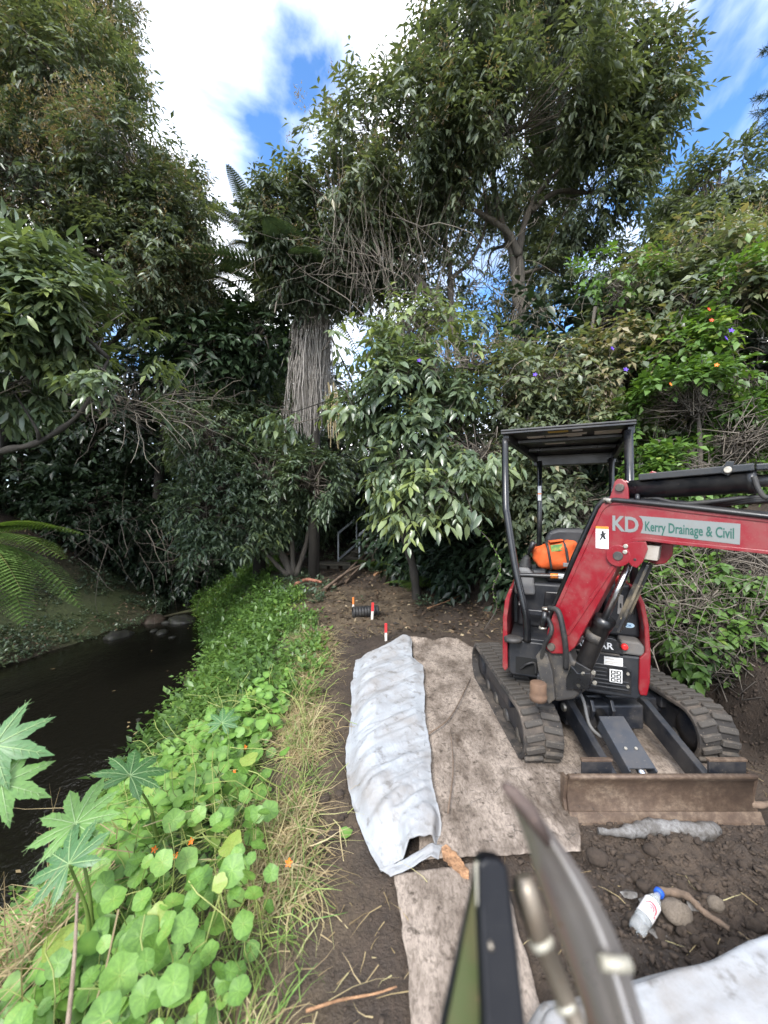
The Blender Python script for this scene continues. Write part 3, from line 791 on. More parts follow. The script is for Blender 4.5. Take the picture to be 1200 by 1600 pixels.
mb = MB(); mb.lathe(H(.2, -.4, 1.12), HZ, [(0, .012), (.02, .012), (.025, .022), (.05, .022), (.055, .012)], 10); mb.build('control_knob', M_REDKNOB, rc)
# red side panels
hprism('side_panel', [(.262, 1.125), (.29, 1.12), (.325, 1.03), (.347, .9), (.357, .72), (.353, .55), (.337, .465), (.3, .462), (.292, .5), (.296, .69), (.327, .73), (.322, .88), (.30, 1.02)], -.545, .2, M_RED, .008, None, 3)
hprism('side_panel', [(-.455, 1.06), (-.475, 1.06), (-.505, .98), (-.52, .85), (-.522, .5), (-.505, .475), (-.485, .5), (-.49, .85), (-.475, .97)], -.52, .2, M_RED, .006, None, 3)
# floor, foot pad, seat base
hbox('floor_plate', -.47, .2, -.5, -.1, .695, .72, M_HOUSE, .006)
mb = MB(); mb.lathe(H(-.45, -.53, .7), HZ, [(0, .02), (.001, .06), (.02, .062), (.03, .05), (.031, .01)], 20); mb.build('foot_pedal', M_CAST, exc)
sb = hprism('seat_base', [(-.44, .72), (.2, .72), (.2, 1.06), (-.38, 1.06), (-.44, 1.0)], -.2, .27, M_HOUSE, .02, None, 3)
hprism('base_recess', [(-.27, .78), (-.08, .78), (-.08, .98), (-.12, 1.0), (-.24, 1.0)], -.21, -.195, M_BLACK, .008, sb)
mb = MB(); mb.lathe(H(-.415, -.21, .95), -HY, [(0, .03), (.012, .03), (.013, .018), (.02, .018)], 16); mb.build('key_switch', M_BLACK, sb)
hbox('small_label', -.43, -.38, -.21, -.198, .88, .905, M_LABEL, .001, sb)
hbox('seat_cushion', -.24, .1, -.16, .26, 1.06, 1.17, M_BLACK, .04, None, 4)
hprism('seat_back', [(-.24, 1.12), (.12, 1.12), (.12, 1.38), (.09, 1.44), (.03, 1.465), (-.14, 1.465), (-.21, 1.44), (-.24, 1.38)], .2, .3, painted('seat_vinyl', (.018, .018, .02), .38, (.1, .09, .08), .2, 9), .035, None, 4)
for k, xx in enumerate((-.385, .18)):
    con = hprism('control_console', [(xx - .075, .98), (xx + .075, .98), (xx + .06, 1.13), (xx + .03, 1.18), (xx - .055, 1.18), (xx - .075, 1.12)], -.3, -.02, M_GREYP, .02, None, 3)
    prf = []
    for q in range(5): prf += [(q * .017, .058 - q * .006), (q * .017 + .009, .048 - q * .006)]
    mb = MB(); mb.lathe(H(xx + .0, -.2, 1.175), HZ + HX * .15, prf + [(.095, .012)], 16); bl = mb.build('lever_boot', M_HOSE, con)
    mb = MB(); mb.tube([H(xx + .012, -.2, 1.25), H(xx + .03, -.2, 1.29), H(xx + .035, -.2, 1.3), H(xx + .062, -.205, 1.365), H(xx + .066, -.205, 1.375)], [.008, .01, .02, .024, .012], 12); mb.build('control_lever', M_BLACK, con)
# canopy
def hp(px, py, yl):
    dx = (px - 600) / 600; dz = -(py - 800) / 600
    d = (yl + EC.x * HY.x + EC.y * HY.y) / (dx * HY.x + HY.y)
    w = Vector((d * dx, d, CAM_Z + d * dz)); l = HM.inverted() @ w
    return l.x, l.z
mb = MB(); mb.tube(curve_pts([H(-.525, -.28, 2.16), H(-.522, -.30, 1.9), H(-.512, -.37, 1.64), H(-.50, -.385, 1.56), H(-.44, -.45, 1.2), H(-.375, -.5, .92), H(-.36, -.5, .8), H(-.36, -.5, .7)], 42), .026, 14); pl = mb.build('canopy_post', M_BLACK, exc)
mb = MB(); mb.tube([H(.285, -.28, 2.16), H(.29, -.3, 1.6), H(.31, -.34, 1.1)], .028, 14); mb.build('canopy_post', M_BLACK, exc)
for xx in (-.285, .27):
    mb = MB(); mb.tube([H(xx, .32, 2.05), H(xx, .33, 1.5), H(xx - .01, .34, 1.06)], .022, 12); pr = mb.build('canopy_post', M_BLACK, exc)
    if xx < 0:
        hbox('post_label', xx - .014, xx + .014, .293, .299, 1.7, 1.83, M_LABEL, .001, pr); hbox('post_label', xx - .014, xx + .014, .2925, .298, 1.755, 1.765, M_ORANGE, 0, pr)
def quad_plate(name, pts, th, mat, bev=.004, parent=None):
    lo = [H(*p) for p in pts]; hi = [p + Vector((0, 0, th)) for p in lo]
    mb = MB(); mb.add([tuple(p) for p in lo + hi], [(3, 2, 1, 0), (4, 5, 6, 7)] + [(i, (i + 1) % 4, 4 + (i + 1) % 4, 4 + i) for i in range(4)])
    return mb.build(name, mat, parent or exc, bev)
FL, FR, RR2, RL = (-.555, -.33, 2.205), (.325, -.33, 2.205), (.31, .42, 2.10), (-.315, .42, 2.10)
roof = quad_plate('canopy_roof', [FL, FR, RR2, RL], .018, M_BLACK, .006)
def rl(t, s, dz=0):   # t along the depth, s across
    a = Vector(FL).lerp(Vector(RL), t); b = Vector(FR).lerp(Vector(RR2), t); p = a.lerp(b, s); return (p.x, p.y, p.z + dz)
def rbar(nm, t0, t1, s0, s1, dz, th, mat): return quad_plate(nm, [rl(t0, s0, dz), rl(t0, s1, dz), rl(t1, s1, dz), rl(t1, s0, dz)], th, mat, .003, roof)
rbar('roof_fascia', 0.003, .03, .002, .998, -.016, .0145, M_BLACK)
rbar('roof_rib', .3, .36, .05, .95, -.026, .0245, M_BLACK)
rbar('roof_rib', .62, .68, .05, .95, -.026, .0245, M_BLACK)
rbar('roof_fascia', .93, .995, .0, 1.0, -.09, .088, M_BLACK)
rbar('roof_side_rail', .06, .93, .002, .05, -.06, .058, M_BLACK)
rbar('roof_side_rail', .06, .93, .95, .998, -.06, .058, M_BLACK)
for t0, t1, s0, s1, m in ((.08, .13, .36, .52, M_YELLOW), (.08, .125, .55, .63, M_LABEL), (.2, .26, .16, .31, M_LABELGREY), (.2, .26, .32, .5, M_LABELGREY), (.18, .23, .5, .66, M_LABELGREY), (.235, .28, .5, .62, M_LABELGREY), (.17, .27, .72, .93, M_LABELGREY), (.44, .5, .26, .46, M_LABELGREY)):
    rbar('roof_label', t0, t1, s0, s1, -.004, .0035, m)
# grab bar in front of the seat
gb = MB(); gb.tube(curve_pts([H(-.43, -.45, 1.15), H(-.3, -.46, 1.155), H(-.08, -.46, 1.16), H(.02, -.44, 1.15)], 16), .016, 10); gbo = gb.build('grab_bar', M_BLACK, exc)
mb = MB(); mb.tube([H(-.21, -.46, 1.158), H(-.16, -.46, 1.159)], .0175, 12); mb.build('bar_sticker', M_ORANGE, gbo)
mb = MB(); mb.tube([H(-.16, -.46, 1.159), H(-.12, -.46, 1.159)], .0175, 12); mb.build('bar_sticker', M_LABEL, gbo)
mb = MB(); mb.tube([H(-.09, -.46, 1.15), H(-.09, -.46, 1.23)], .01, 8); mb.bar(H(-.13, -.46, 1.24), H(-.05, -.46, 1.24), .03, .025); mb.build('lock_lever', M_GREYP, exc, .003)
mb = MB(); mb.bar(H(-.38, -.3, .86), H(-.1, -.3, .86), .05, .04); mb.build('foot_rest', M_FRAME, exc, .006)
hprism('document_box', [(-.06, .78), (.09, .78), (.09, 1.02), (-.06, 1.02)], -.35, -.22, M_LABEL, .01)

# boom: frame S (s along its heading, z up, n towards the near side) -------------------------
BF = Vector((1.06, 2.40, 0)); BE = Vector((.746, -.666, 0)).normalized(); BN = Vector((-BE.y * -1, -BE.x, 0)).normalized()
if BN.y > 0: BN = -BN
BO = BF + BN * .085
def bp(px, py, off=0.0):
    """Pixel to (s, z) on the boom's near side, shifted off metres along its normal."""
    dv = Vector(((px - 600) / 600, 1, -(py - 800) / 600)); o = BO + BN * off
    d = (o.x * BN.x + o.y * BN.y) / (dv.x * BN.x + dv.y * BN.y)
    w = Vector((dv.x * d, d, CAM_Z + dv.z * d)); return ((w - o).dot(BE), w.z)
def bprism(name, px, t0, t1, mat, bev=.004, parent=None, off=0.0, seg=2):
    mb = MB(); mb.prism([bp(*p, off) for p in px], BO, BE, HZ, BN, t0, t1); return mb.build(name, mat, parent or exc, bev, seg)
def bw(px, py, off=0.0):
    s, z = bp(px, py, off); return BO + BN * off + BE * s + HZ * z
def ext(px, py, s_add, slope): 
    return None
boom_px = [(850, 1012), (856, 982), (866, 952), (900, 873), (936, 796), (942, 787), (952, 783), (976, 783), (1080, 797), (1200, 811), (1320, 826), (1330, 862), (1320, 882), (1200, 866), (1156, 861), (1048, 850), (1010, 845), (990, 846), (975, 852), (968, 866), (966, 884), (940, 935), (898, 1012), (885, 1022), (862, 1022)]
boom = bprism('boom', boom_px, -.17, 0, M_RED, .008, None, 0, 3)
boom['label'] = 'cranked red boom reaching out to the right'
bprism('boom_rib', [(884, 990), (889, 993), (962, 885), (957, 882)], 0, .008, M_RED, .003, boom)
bprism('edge_flange', [(866, 952), (936, 796), (942, 787), (952, 783), (976, 783), (1080, 797), (1200, 811), (1320, 826), (1320, 831), (1200, 816), (1080, 802), (976, 788), (954, 789), (947, 793), (941, 800), (871, 955)], 0, .007, M_RED, .002, boom)
bprism('edge_flange', [(1330, 876), (1200, 860), (1048, 845), (1010, 840), (990, 841), (975, 847), (975, 852), (990, 846), (1010, 845), (1048, 850), (1200, 866), (1320, 882)], 0, .007, M_RED, .002, boom)
# black hose trunk along the back edge of the boom
mb = MB(); mb.tube([bw(858, 972, -.06), bw(897, 872, -.06), bw(934, 792, -.06), bw(945, 781, -.06), bw(960, 779, -.06), bw(1080, 792, -.06), bw(1200, 806, -.06), bw(1330, 821, -.06)], .018, 8); mb.build('hose_trunk', M_BLACK, boom)
mb = MB(); mb.tube([bw(946, 784, .01), bw(960, 781, .01), bw(1080, 793, .01), bw(1200, 807, .01), bw(1330, 821, .01)], .013, 8); mb.build('hose_trunk', M_BLACK, boom)
# pin boss and clamp plates at the crank
def bcyl(name, px, py, t0, t1, r, mat, parent, sides=18):
    p = bw(px, py); mb = MB(); mb.cyl(p + BN * t0, p + BN * t1, r, sides); return mb.build(name, mat, parent, .003)
bcyl('pin_boss', 967, 868, -.18, .022, .058, M_RED, boom, 24)
bcyl('boom_pin', 967, 868, 0, .03, .024, M_CAST, boom)
bcyl('bolt', 979, 853, 0, .03, .012, M_STEEL, boom, 10); bcyl('bolt', 978, 862, 0, .03, .012, M_STEEL, boom, 10)
plate = [(974, 851), (990, 846), (1010, 846), (1013, 858), (1005, 878), (996, 887), (988, 884), (974, 868)]
bprism('clamp_plate', plate, .002, .02, M_RED, .003, boom)
bprism('clamp_plate', [(x + 20, y) for x, y in plate], -.19, -.172, M_RED, .003, boom)
bcyl('plate_hole', 993, 874, .014, .0215, .008, M_PRINTBLACK, boom, 10)
bprism('wear_plate', [(1008, 852), (1030, 854), (1026, 877), (1004, 874)], -.15, -.02, painted('bare_plate', (.34, .31, .27), .5, (.14, .1, .07), .6, 12), .002, boom)
bprism('clamp_plate', [(1028, 851), (1048, 852), (1046, 872), (1036, 884), (1018, 886)], -.16, -.12, M_RED, .004, boom)
# lettering on the near side
def bdir(a, b):
    A, B = bw(*a), bw(*b); d = (B - A); return A, d.normalized(), d.length
pan = [bp(*p) for p in [(998, 806), (1062, 811), (1157, 818.5), (1156, 851), (1062, 840), (1001, 833), (1004, 826), (1005, 819), (1003, 811)]]
mb = MB(); mb.prism(pan, BO, BE, HZ, BN, .0005, .002); mb.build('name_banner', M_SILVER, boom)
A, dx, L = bdir((957, 828), (998, 832)); upv = HZ
put('lettering', text_mesh('KD', A, dx, upv, BN, L, (bw(957, 805) - bw(957, 828)).z, .03, .0025), M_SILVER, boom)
A, dx, L = bdir((1008, 829), (1147, 841.5))
put('lettering', text_mesh('Kerry Drainage & Civil', A, dx, upv, BN, L, (bw(1012, 814) - bw(1012, 829)).z, .016, .0035), M_GREENPRINT, boom)
stk = bprism('safety_sticker', [(931, 822), (951, 823), (951, 858), (931, 856)], .0005, .002, M_PRINTWHITE, 0, boom)
bprism('sticker_header', [(931, 822), (951, 823), (951, 827), (931, 826)], .002, .003, M_ORANGE, 0, boom)
bprism('sticker_figure', [(940, 830), (943, 829), (944, 833), (948, 832), (945, 836), (947, 842), (944, 843), (942, 839), (939, 844), (937, 843), (940, 837), (936, 836), (940, 834)], .002, .003, M_PRINTBLACK, 0, boom)
for k in range(3): bprism('sticker_line', [(933, 846.5 + 3 * k), (949, 847.5 + 3 * k), (949, 848.5 + 3 * k), (933, 847.5 + 3 * k)], .002, .0028, M_LABELGREY, 0, boom)
# ear and arm cylinder on top
ear = [(948, 787), (955, 768), (959, 753), (964, 748), (971, 748), (978, 753), (981, 763), (982, 787)]
bprism('cylinder_ear', ear, -.035, -.012, M_RED, .004, boom)
bprism('cylinder_ear', ear, -.16, -.137, M_RED, .004, boom)
bcyl('ear_pin', 968, 762, -.17, .006, .022, M_CAST, boom)
mb = MB(); mb.cyl(bw(944, 781, .0), bw(955, 783, .02), .014, 10); mb.build('hose_fitting', M_STEEL, boom, .003)
CO = -.085
ac = MB(); ac.tube([bw(972, 766, CO), bw(984, 766, CO), bw(985, 766, CO), bw(1166, 753, CO), bw(1167, 753, CO), bw(1182, 752, CO)], [.04, .045, .054, .054, .06, .06], 20); aco = ac.build('arm_cylinder', M_BLACK, exc)
mb = MB(); mb.tube([bw(1180, 752, CO), bw(1420, 740, CO)], .03, 16); mb.build('arm_cylinder_rod', M_CHROME, exc)
gd = MB(); gd.bar(bw(1000, 747, CO), bw(1178, 731, CO), .11, .036); gd.bar(bw(1180, 731, CO), bw(1420, 717, CO), .09, .03); gd.build('cylinder_guard', M_BLACK, exc, .005)
bprism('guard_flange', [(1125, 738), (1135, 720), (1148, 720), (1143, 738), (1138, 743)], -.035, -.025, M_BLACK, .002)
bcyl('guard_bolt', 1137, 734, -.03, .0, .016, M_STEEL, exc, 10)
bprism('cylinder_ear', [(1000, 748), (1004, 738), (1012, 732), (1022, 735), (1026, 745), (1020, 752)], -.17, -.15, M_RED, .004, boom)
mb = MB(); mb.tube([bw(996, 772, -.03), bw(996, 785, -.03)], [.012, .018], 8); mb.build('hose_fitting', M_BLACK, exc)
for k in range(3):
    hose('boom_hose', [bw(985, 781 - k * 2, -.07 - .03 * k), bw(1020, 778 + 3 * k, -.07 - .03 * k), bw(1060, 787 - k, -.06 - .03 * k), bw(1110, 784 + k * 3, -.07 - .03 * k), bw(1180, 777 + k * 3, -.08), bw(1300, 780, -.08)], .012, exc)
hose('boom_hose', [bw(1178, 745, -.02), bw(1186, 766, .0), bw(1198, 778, .01), bw(1212, 766, 0), bw(1205, 750, -.02)], .011, exc)
# lift cylinder below the crank
lcyl = MB(); lcyl.tube([bw(893, 1082, CO), bw(903, 1060, CO), bw(940, 978, CO), bw(940.5, 977, CO), bw(946, 965, CO)], [.035, .05, .05, .056, .056], 20); lc_ = lcyl.build('lift_cylinder', M_BLACK, exc)
mb = MB(); mb.tube([bw(944, 968, CO), bw(983, 882, CO)], .02, 16); mb.build('lift_cylinder_rod', M_CHROME, exc)
mb = MB(); ga, gb2 = bw(949, 982, CO + .02), bw(997, 880, CO + .02)
mb.bar(ga + BE * .06, gb2 + BE * .05, .014, .10, BN); mb.bar(ga + BE * .05 - BN * .04, gb2 + BE * .04 - BN * .04, .01, .05, BE); mb.build('rod_guard', painted('muddy_guard', (.012, .012, .014), .45, (.3, .24, .15), .75, 6), exc, .003)
mb = MB(); mb.bar(bw(896, 1077, CO + .055), bw(912, 1040, CO + .055), .085, .014, BN); mb.build('barrel_guard', M_BLACK, exc, .004)
for q in ((912, 1052), (928, 1050), (905, 1070), (930, 1066)):
    p = bw(*q, CO + .066); mb = MB(); mb.cyl(p, p + BN * .014, .011, 8); mb.build('bolt', M_STEEL, exc)
mb = MB(); mb.tube([bw(927, 1000, CO), bw(932, 988, CO)], .056, 18); mb.build('cylinder_clamp', M_CAST, exc)
# swing bracket
bprism('swing_bracket', [(846, 1030), (850, 1012), (862, 1004), (884, 1012), (893, 1034), (912, 1050), (924, 1062), (912, 1082), (893, 1096), (866, 1100), (850, 1088), (846, 1062)], -.14, -.03, M_CAST, .016, None, 0, 3)
bprism('bracket_cheek', [(838, 1024), (846, 1014), (856, 1022), (864, 1050), (868, 1092), (858, 1100), (846, 1070)], -.02, .012, M_CAST, .006)
bprism('bracket_cheek', [(884, 1060), (892, 1040), (902, 1052), (922, 1052), (920, 1078), (884, 1078)], -.03, -.005, M_BLACK, .004)
bcyl('foot_pin', 862, 1010, -.19, .02, .022, M_CAST, exc)
mb = MB(); p = at(841, 1094, 2.26); mb.lathe(p, HZ, [(0, .01), (.001, .047), (.03, .05), (.031, .045), (.05, .047), (.1, .047), (.105, .04), (.106, .005)], 18); mb.build('swing_pivot', M_RUSTPIN, exc)
mb = MB(); mb.bar(H(-.2, -.4, .52), at(858, 1075, 2.36), .14, .14); mb.build('swing_mount', M_FRAME, exc, .01)
hose('boom_hose', [bw(858, 950, .01), bw(872, 955, .04), bw(880, 985, .05), bw(884, 1015, .03), bw(884, 1045, 0)], .016, exc)
hose('boom_hose', [bw(856, 965, .0), bw(862, 985, .04), bw(850, 1010, .03), bw(845, 1040, -.02)], .013, exc)
mb = MB(); mb.tube([bw(852, 955, 0.0), bw(849, 978, 0.0)], .02, 10); mb.build('hose_coupling', M_BLACK, exc)
for q in ((853, 951), (848, 981)):
    p = bw(*q, 0); mb = MB(); mb.tube([p + HZ * .006, p - HZ * .006], .023, 12); mb.build('hose_clip', M_STEEL, exc)
# the arm beyond the picture's edge
bx = bw(1320, 850, CO)
mb = MB(); mb.prism([(-.06, .12), (.12, .1), (.2, -.15), (.16, -.7), (.05, -.72), (-.02, -.2)], bx, BE, HZ, BN, -.06, .06); mb.build('dipper_arm', M_RED, exc, .006)

# orange bag on the seat -------------------------------------------------------------------
M_HIVIS = painted('orange_cloth', (0.55, 0.085, 0.012), .7, (.22, .06, .02), .7, 16, bmp=.5, speck=False)
bag = empty('orange_bag', H(-.15, -.2, 1.18), 'bright orange duffel bag with dark straps on the excavator seat', 'bag')
BM_ = HM @ Matrix.Translation((-.155, -.14, 1.275)) @ Matrix.Rotation(R(-9), 4, 'Y') @ Matrix.Rotation(R(6), 4, 'Z')
def superell(rx, ry, rz, e, seg=28, rings=16, M=Matrix()):
    vs, fs = [], []
    sg = lambda v, p: math.copysign(abs(v) ** p, v)
    for i in range(rings + 1):
        ph = -math.pi / 2 + math.pi * i / rings
        for k in range(seg):
            th = 2 * math.pi * k / seg
            v = Vector((rx * sg(math.cos(ph), e) * sg(math.cos(th), e), ry * sg(math.cos(ph), e) * sg(math.sin(th), e), rz * sg(math.sin(ph), e)))
            n = float(fbm(np.array([v.x * 12 + 3, v.y * 12, v.z * 12]), 3)); v *= 1 + .55 * n
            vs.append(v)
    for i in range(rings):
        for k in range(seg): fs.append((i * seg + k, i * seg + (k + 1) % seg, (i + 1) * seg + (k + 1) % seg, (i + 1) * seg + k))
    mb = MB(); mb.add(vs, fs, True, M); return mb
superell(.17, .11, .10, .62, 40, 24, M=BM_).build('bag_body', M_HIVIS, bag)
def strap(x, w, nm, m):
    mb = MB()
    prof = [(-.118 * math.copysign(abs(math.cos(a)) ** .5, math.cos(a)), .108 * math.copysign(abs(math.sin(a)) ** .5, math.sin(a))) for a in np.linspace(0, 2 * math.pi, 33)[:-1]]
    vs = [(x + dx, p[0], p[1]) for dx in (-w / 2, w / 2) for p in prof]; n = len(prof)
    mb.add(vs, [(i, (i + 1) % n, n + (i + 1) % n, n + i) for i in range(n)], True, BM_); o = mb.build(nm, m, bag)
    s = o.modifiers.new('t', 'SOLIDIFY'); s.thickness = .004
strap(-.07, .016, 'strap', M_HOSE); strap(.05, .018, 'strap', M_HOSE)
mb = MB(); mb.box(-.05, .03, -.108, -.098, .035, .085, M=BM_); mb.build('badge_panel', painted('badge_green', (.05, .16, .05), .5, (.5, .4, .05), .9, 22), bag, .002)
mb = MB(); mb.box(-.05, .045, -.1, -.0, .103, .115, M=BM_); mb.build('top_flap', M_HIVIS, bag, .004)
# ------------------------------------------------------------------ foliage helpers
def unit(a): return a / np.maximum(np.linalg.norm(a, axis=-1, keepdims=True), 1e-6)
UP = np.array([0, 0, 1.0])
class Leaves:
    def __init__(s): s.V, s.F, s.v, s.n = [], [], [], 0
    def add(s, P, D, N, L, W, v, curl=.18, fold=.22, rich=False, lite=False):
        n = len(P)
        if n == 0: return
        D = unit(D); S = unit(np.cross(D, N)); N = np.cross(S, D)
        L = np.broadcast_to(np.asarray(L, float), (n,))[:, None]; W = np.broadcast_to(np.asarray(W, float), (n,))[:, None]
        if lite == 'tri':
            q = [P - S * W, P + S * W, P + D * L]; f = np.array([[0, 1, 2]])
        elif lite:
            q = [P, P + D * L * .42 + S * W + N * W * fold, P + D * L * .42 - S * W + N * W * fold, P + D * L - N * L * curl]
            f = np.array([[0, 3, 1], [0, 2, 3]])
        elif rich:
            q = [P, P + D * L * .30 + S * W * .88 + N * W * fold, P + D * L * .33, P + D * L * .30 - S * W * .88 + N * W * fold,
                 P + D * L * .64 + S * W * .80 + N * (W * fold - L * curl * .35), P + D * L * .66 - N * L * curl * .38, P + D * L * .64 - S * W * .80 + N * (W * fold - L * curl * .35),
                 P + D * L - N * L * curl]
            f = np.array([[0, 2, 1], [0, 3, 2], [1, 2, 5], [1, 5, 4], [2, 3, 6], [2, 6, 5], [4, 5, 7], [5, 6, 7]])
        else:
            q = [P, P + D * L * .42 + S * W + N * W * fold, P + D * L * .46 - N * L * curl * .2, P + D * L * .42 - S * W + N * W * fold, P + D * L - N * L * curl]
            f = np.array([[0, 2, 1], [0, 3, 2], [1, 2, 4], [2, 3, 4]])
        k = len(q)
        s.V.append(np.stack(q, 1).reshape(-1, 3)); s.F.append((f[None] + (np.arange(n) * k)[:, None, None] + s.n).reshape(-1, 3))
        s.v.append(np.repeat(np.broadcast_to(v, (n,)), k)); s.n += n * k
    def sprays(s, P, A, K, length, L, W, v, hang=.5, rich=False, droop=.25, jit=.17, lite=False):
        """Twigs at P along A, each with K alternate leaves."""
        n = len(P); A = unit(A)
        side0 = unit(np.cross(A, UP) + 1e-3); vv = np.broadcast_to(v, (n,))
        ln = np.broadcast_to(np.asarray(length, float), (n,))[:, None]
        for k in range(K):
            t = (k + .6) / K
            pos = P + A * ln * t + np.array([0, 0, -1.0]) * ln * droop * t * t
            sg = 1 if k % 2 else -1
            side = side0 * sg
            last = k >= K - 1
            D = A * (.9 if last else .5) + side * (.1 if last else .75) - UP * hang * (.4 + .6 * RNG.random((n, 1))) + RNG.normal(0, .22, (n, 3))
            N = UP * 1.0 + A * .35 + RNG.normal(0, .35, (n, 3))
            sc = (.5 + .95 * RNG.random(n)) * (.7 if k == 0 else 1)
            s.add(pos, D, N, L * sc, W * sc, np.clip(vv + RNG.normal(0, jit, n), 0, .92), rich=rich, lite=lite)
    def build(s, name, mat, parent=None, kind='stuff'):
        o = np_mesh(name, np.concatenate(s.V), np.concatenate(s.F), mat, parent, attrs={'v': np.concatenate(s.v)})
        if kind: o['kind'] = kind
        return o

def np_tubes(name, paths, rad, mat, parent=None, sides=3, v=None, kind='stuff'):
    """paths (n,m,3), rad (n,m)."""
    n, m, _ = paths.shape
    T = unit(np.gradient(paths, axis=1)); ref = np.where(np.abs(T[..., 2:3]) > .9, np.array([1.0, 0, 0]), UP)
    X = unit(np.cross(T, ref)); Y = np.cross(T, X)
    a = 2 * np.pi * np.arange(sides) / sides
    V = paths[:, :, None] + rad[:, :, None, None] * (X[:, :, None] * np.cos(a)[None, None, :, None] + Y[:, :, None] * np.sin(a)[None, None, :, None])
    k = np.arange(sides); k2 = (k + 1) % sides
    base = (np.arange(n)[:, None, None] * m + np.arange(m - 1)[None, :, None]) * sides
    F = np.stack([base + k, base + k2, base + sides + k2, base + sides + k], -1).reshape(-1, 4)
    vv = RNG.random(n) if v is None else np.broadcast_to(v, (n,))
    o = np_mesh(name, V.reshape(-1, 3), F, mat, parent, attrs={'v': np.repeat(vv, m * sides)}, smooth=True)
    if kind: o['kind'] = kind
    return o
def wander(P0, D, L, m=7, wob=.25, grav=0.0):
    """Random curved paths (n,m,3)."""
    n = len(P0); out = [P0]; D = unit(D); st = np.broadcast_to(np.asarray(L, float), (n,))[:, None] / (m - 1)
    for i in range(m - 1):
        D = unit(D + RNG.normal(0, wob, (n, 3)) + np.array([0, 0, -grav])); out.append(out[-1] + D * st)
    return np.stack(out, 1)

def lobe_points(c, r, n, shell=.62, gap=.0, gs=.9):
    u = unit(RNG.normal(0, 1, (n * 3, 3)))
    rad = (shell ** 3 + (1.06 ** 3 - shell ** 3) * RNG.random(n * 3)) ** (1 / 3)
    lump = 1 + .34 * fbm(u * 1.9 + np.array(c) * 3.3, 3) * 2
    P = np.array(c) + u * np.array(r) * (rad * lump)[:, None]
    if gap > 0:
        keep = fbm(P * gs + 7.7, 3) > (gap - .5) * .4
        P, u = P[keep], u[keep]
    return P[:n], u[:n]

def tree(name, label, cat, base, stems, lobes, mat, L=.12, W=.022, K=9, sl=.34, bark=None, hang=.5, rich=False, seeds=0.0, group=None, vbase=.45, gap=.35, limb_r=.05, twigs=.25, shell=.6, trunk_r=.14, crown_name='crown', gs=.9, seedv=(.93, 1.0), dens=1.9, twr=1.0, lite=False):
    root = empty(name, base, label, cat, group)
    bark = bark or M_BARK
    mid = None
    for i, st in enumerate(stems):
        pts = curve_pts(st[0], 6 * (len(st[0]) - 1)); n = len(pts)
        r0, r1 = st[1]
        mb = MB(); mb.tube(pts, [r0 + (r1 - r0) * (k / (n - 1)) * (1 + .0) + .012 * math.sin(k * 1.7) * r0 / .1 for k in range(n)], 9)
        mb.build('trunk' if i == 0 else 'limb', bark, root)
    lv = Leaves(); tw = []
    ends = [Vector(p) for st in stems for p in curve_pts(st[0], 4 * (len(st[0]) - 1))]
    for lo in lobes:
        px, py, d, rx, rz, ry, n = lo[:7]; n = int(n * dens)
        c = np.array(at(px, py, d)); r = np.array([rx / 600 * d, ry, rz / 600 * d])
        P, u = lobe_points(c, r, n, shell, gap, gs)
        A = u * .8 + RNG.normal(0, .4, P.shape) + np.array([0, 0, -.12])
        vb = vbase + RNG.normal(0, .1) + .35 * fbm(P * 1.3 + 3, 2)
        lv.sprays(P, A, K, sl * (.7 + .6 * RNG.random(len(P))), L, W, np.clip(vb, 0, .88), hang, rich, lite=lite)
        if seeds:
            m = RNG.random(len(P)) < seeds * (.25 + 1.5 * (fbm(P * .8 + 1.1, 2) > .0))
            Q = P[m]; Au = unit(u[m] + UP * .6)
            for k in range(20):
                q = Q + Au * .2 + Au * sl * .7 * RNG.random((len(Q), 1)) + RNG.normal(0, .05, Q.shape)
                lv.add(q, RNG.normal(0, 1, Q.shape) + Au, UP + RNG.normal(0, .4, Q.shape), L * .4, L * .05, RNG.uniform(seedv[0], seedv[1], len(Q)), lite='tri')
        if twigs:
            # a limb to the lobe centre, then twigs to its sprays
            cv = Vector(c); j = min(ends, key=lambda e: (e - cv).length + .6 * max(0, e.z - cv.z)) if ends else None
            inner = c
            if j is not None and (j - cv).length > .4:
                mid = (np.array(j) + c) / 2 + RNG.normal(0, .15, 3)
                mb = MB(); pp = curve_pts([j, Vector(mid), cv], 12)
                mb.tube(pp, [limb_r * (1 - .75 * k / (len(pp) - 1)) for k in range(len(pp))], 6); mb.build('limb', bark, root)
            m = RNG.random(len(P)) < twigs
            Q = P[m]
            if len(Q):
                a = c + (Q - c) * .12 + RNG.normal(0, .08, Q.shape)
                md = (a + Q) / 2 + RNG.normal(0, .12, Q.shape) + np.array([0, 0, .06])
                tw.append(np.stack([a, md + RNG.normal(0, .05, Q.shape), (md + Q) / 2 + RNG.normal(0, .06, Q.shape), Q], 1))
    if lv.n: lv.build(crown_name, mat, root)
    if tw:
        Pm = np.concatenate(tw); rr = np.linspace(.016, .004, 4)[None] * np.ones((len(Pm), 1)) * (L / .12) * twr
        np_tubes('twigs', Pm, rr, M_TWIG, root, 3, RNG.uniform(.0, .7, len(Pm)))
    return root

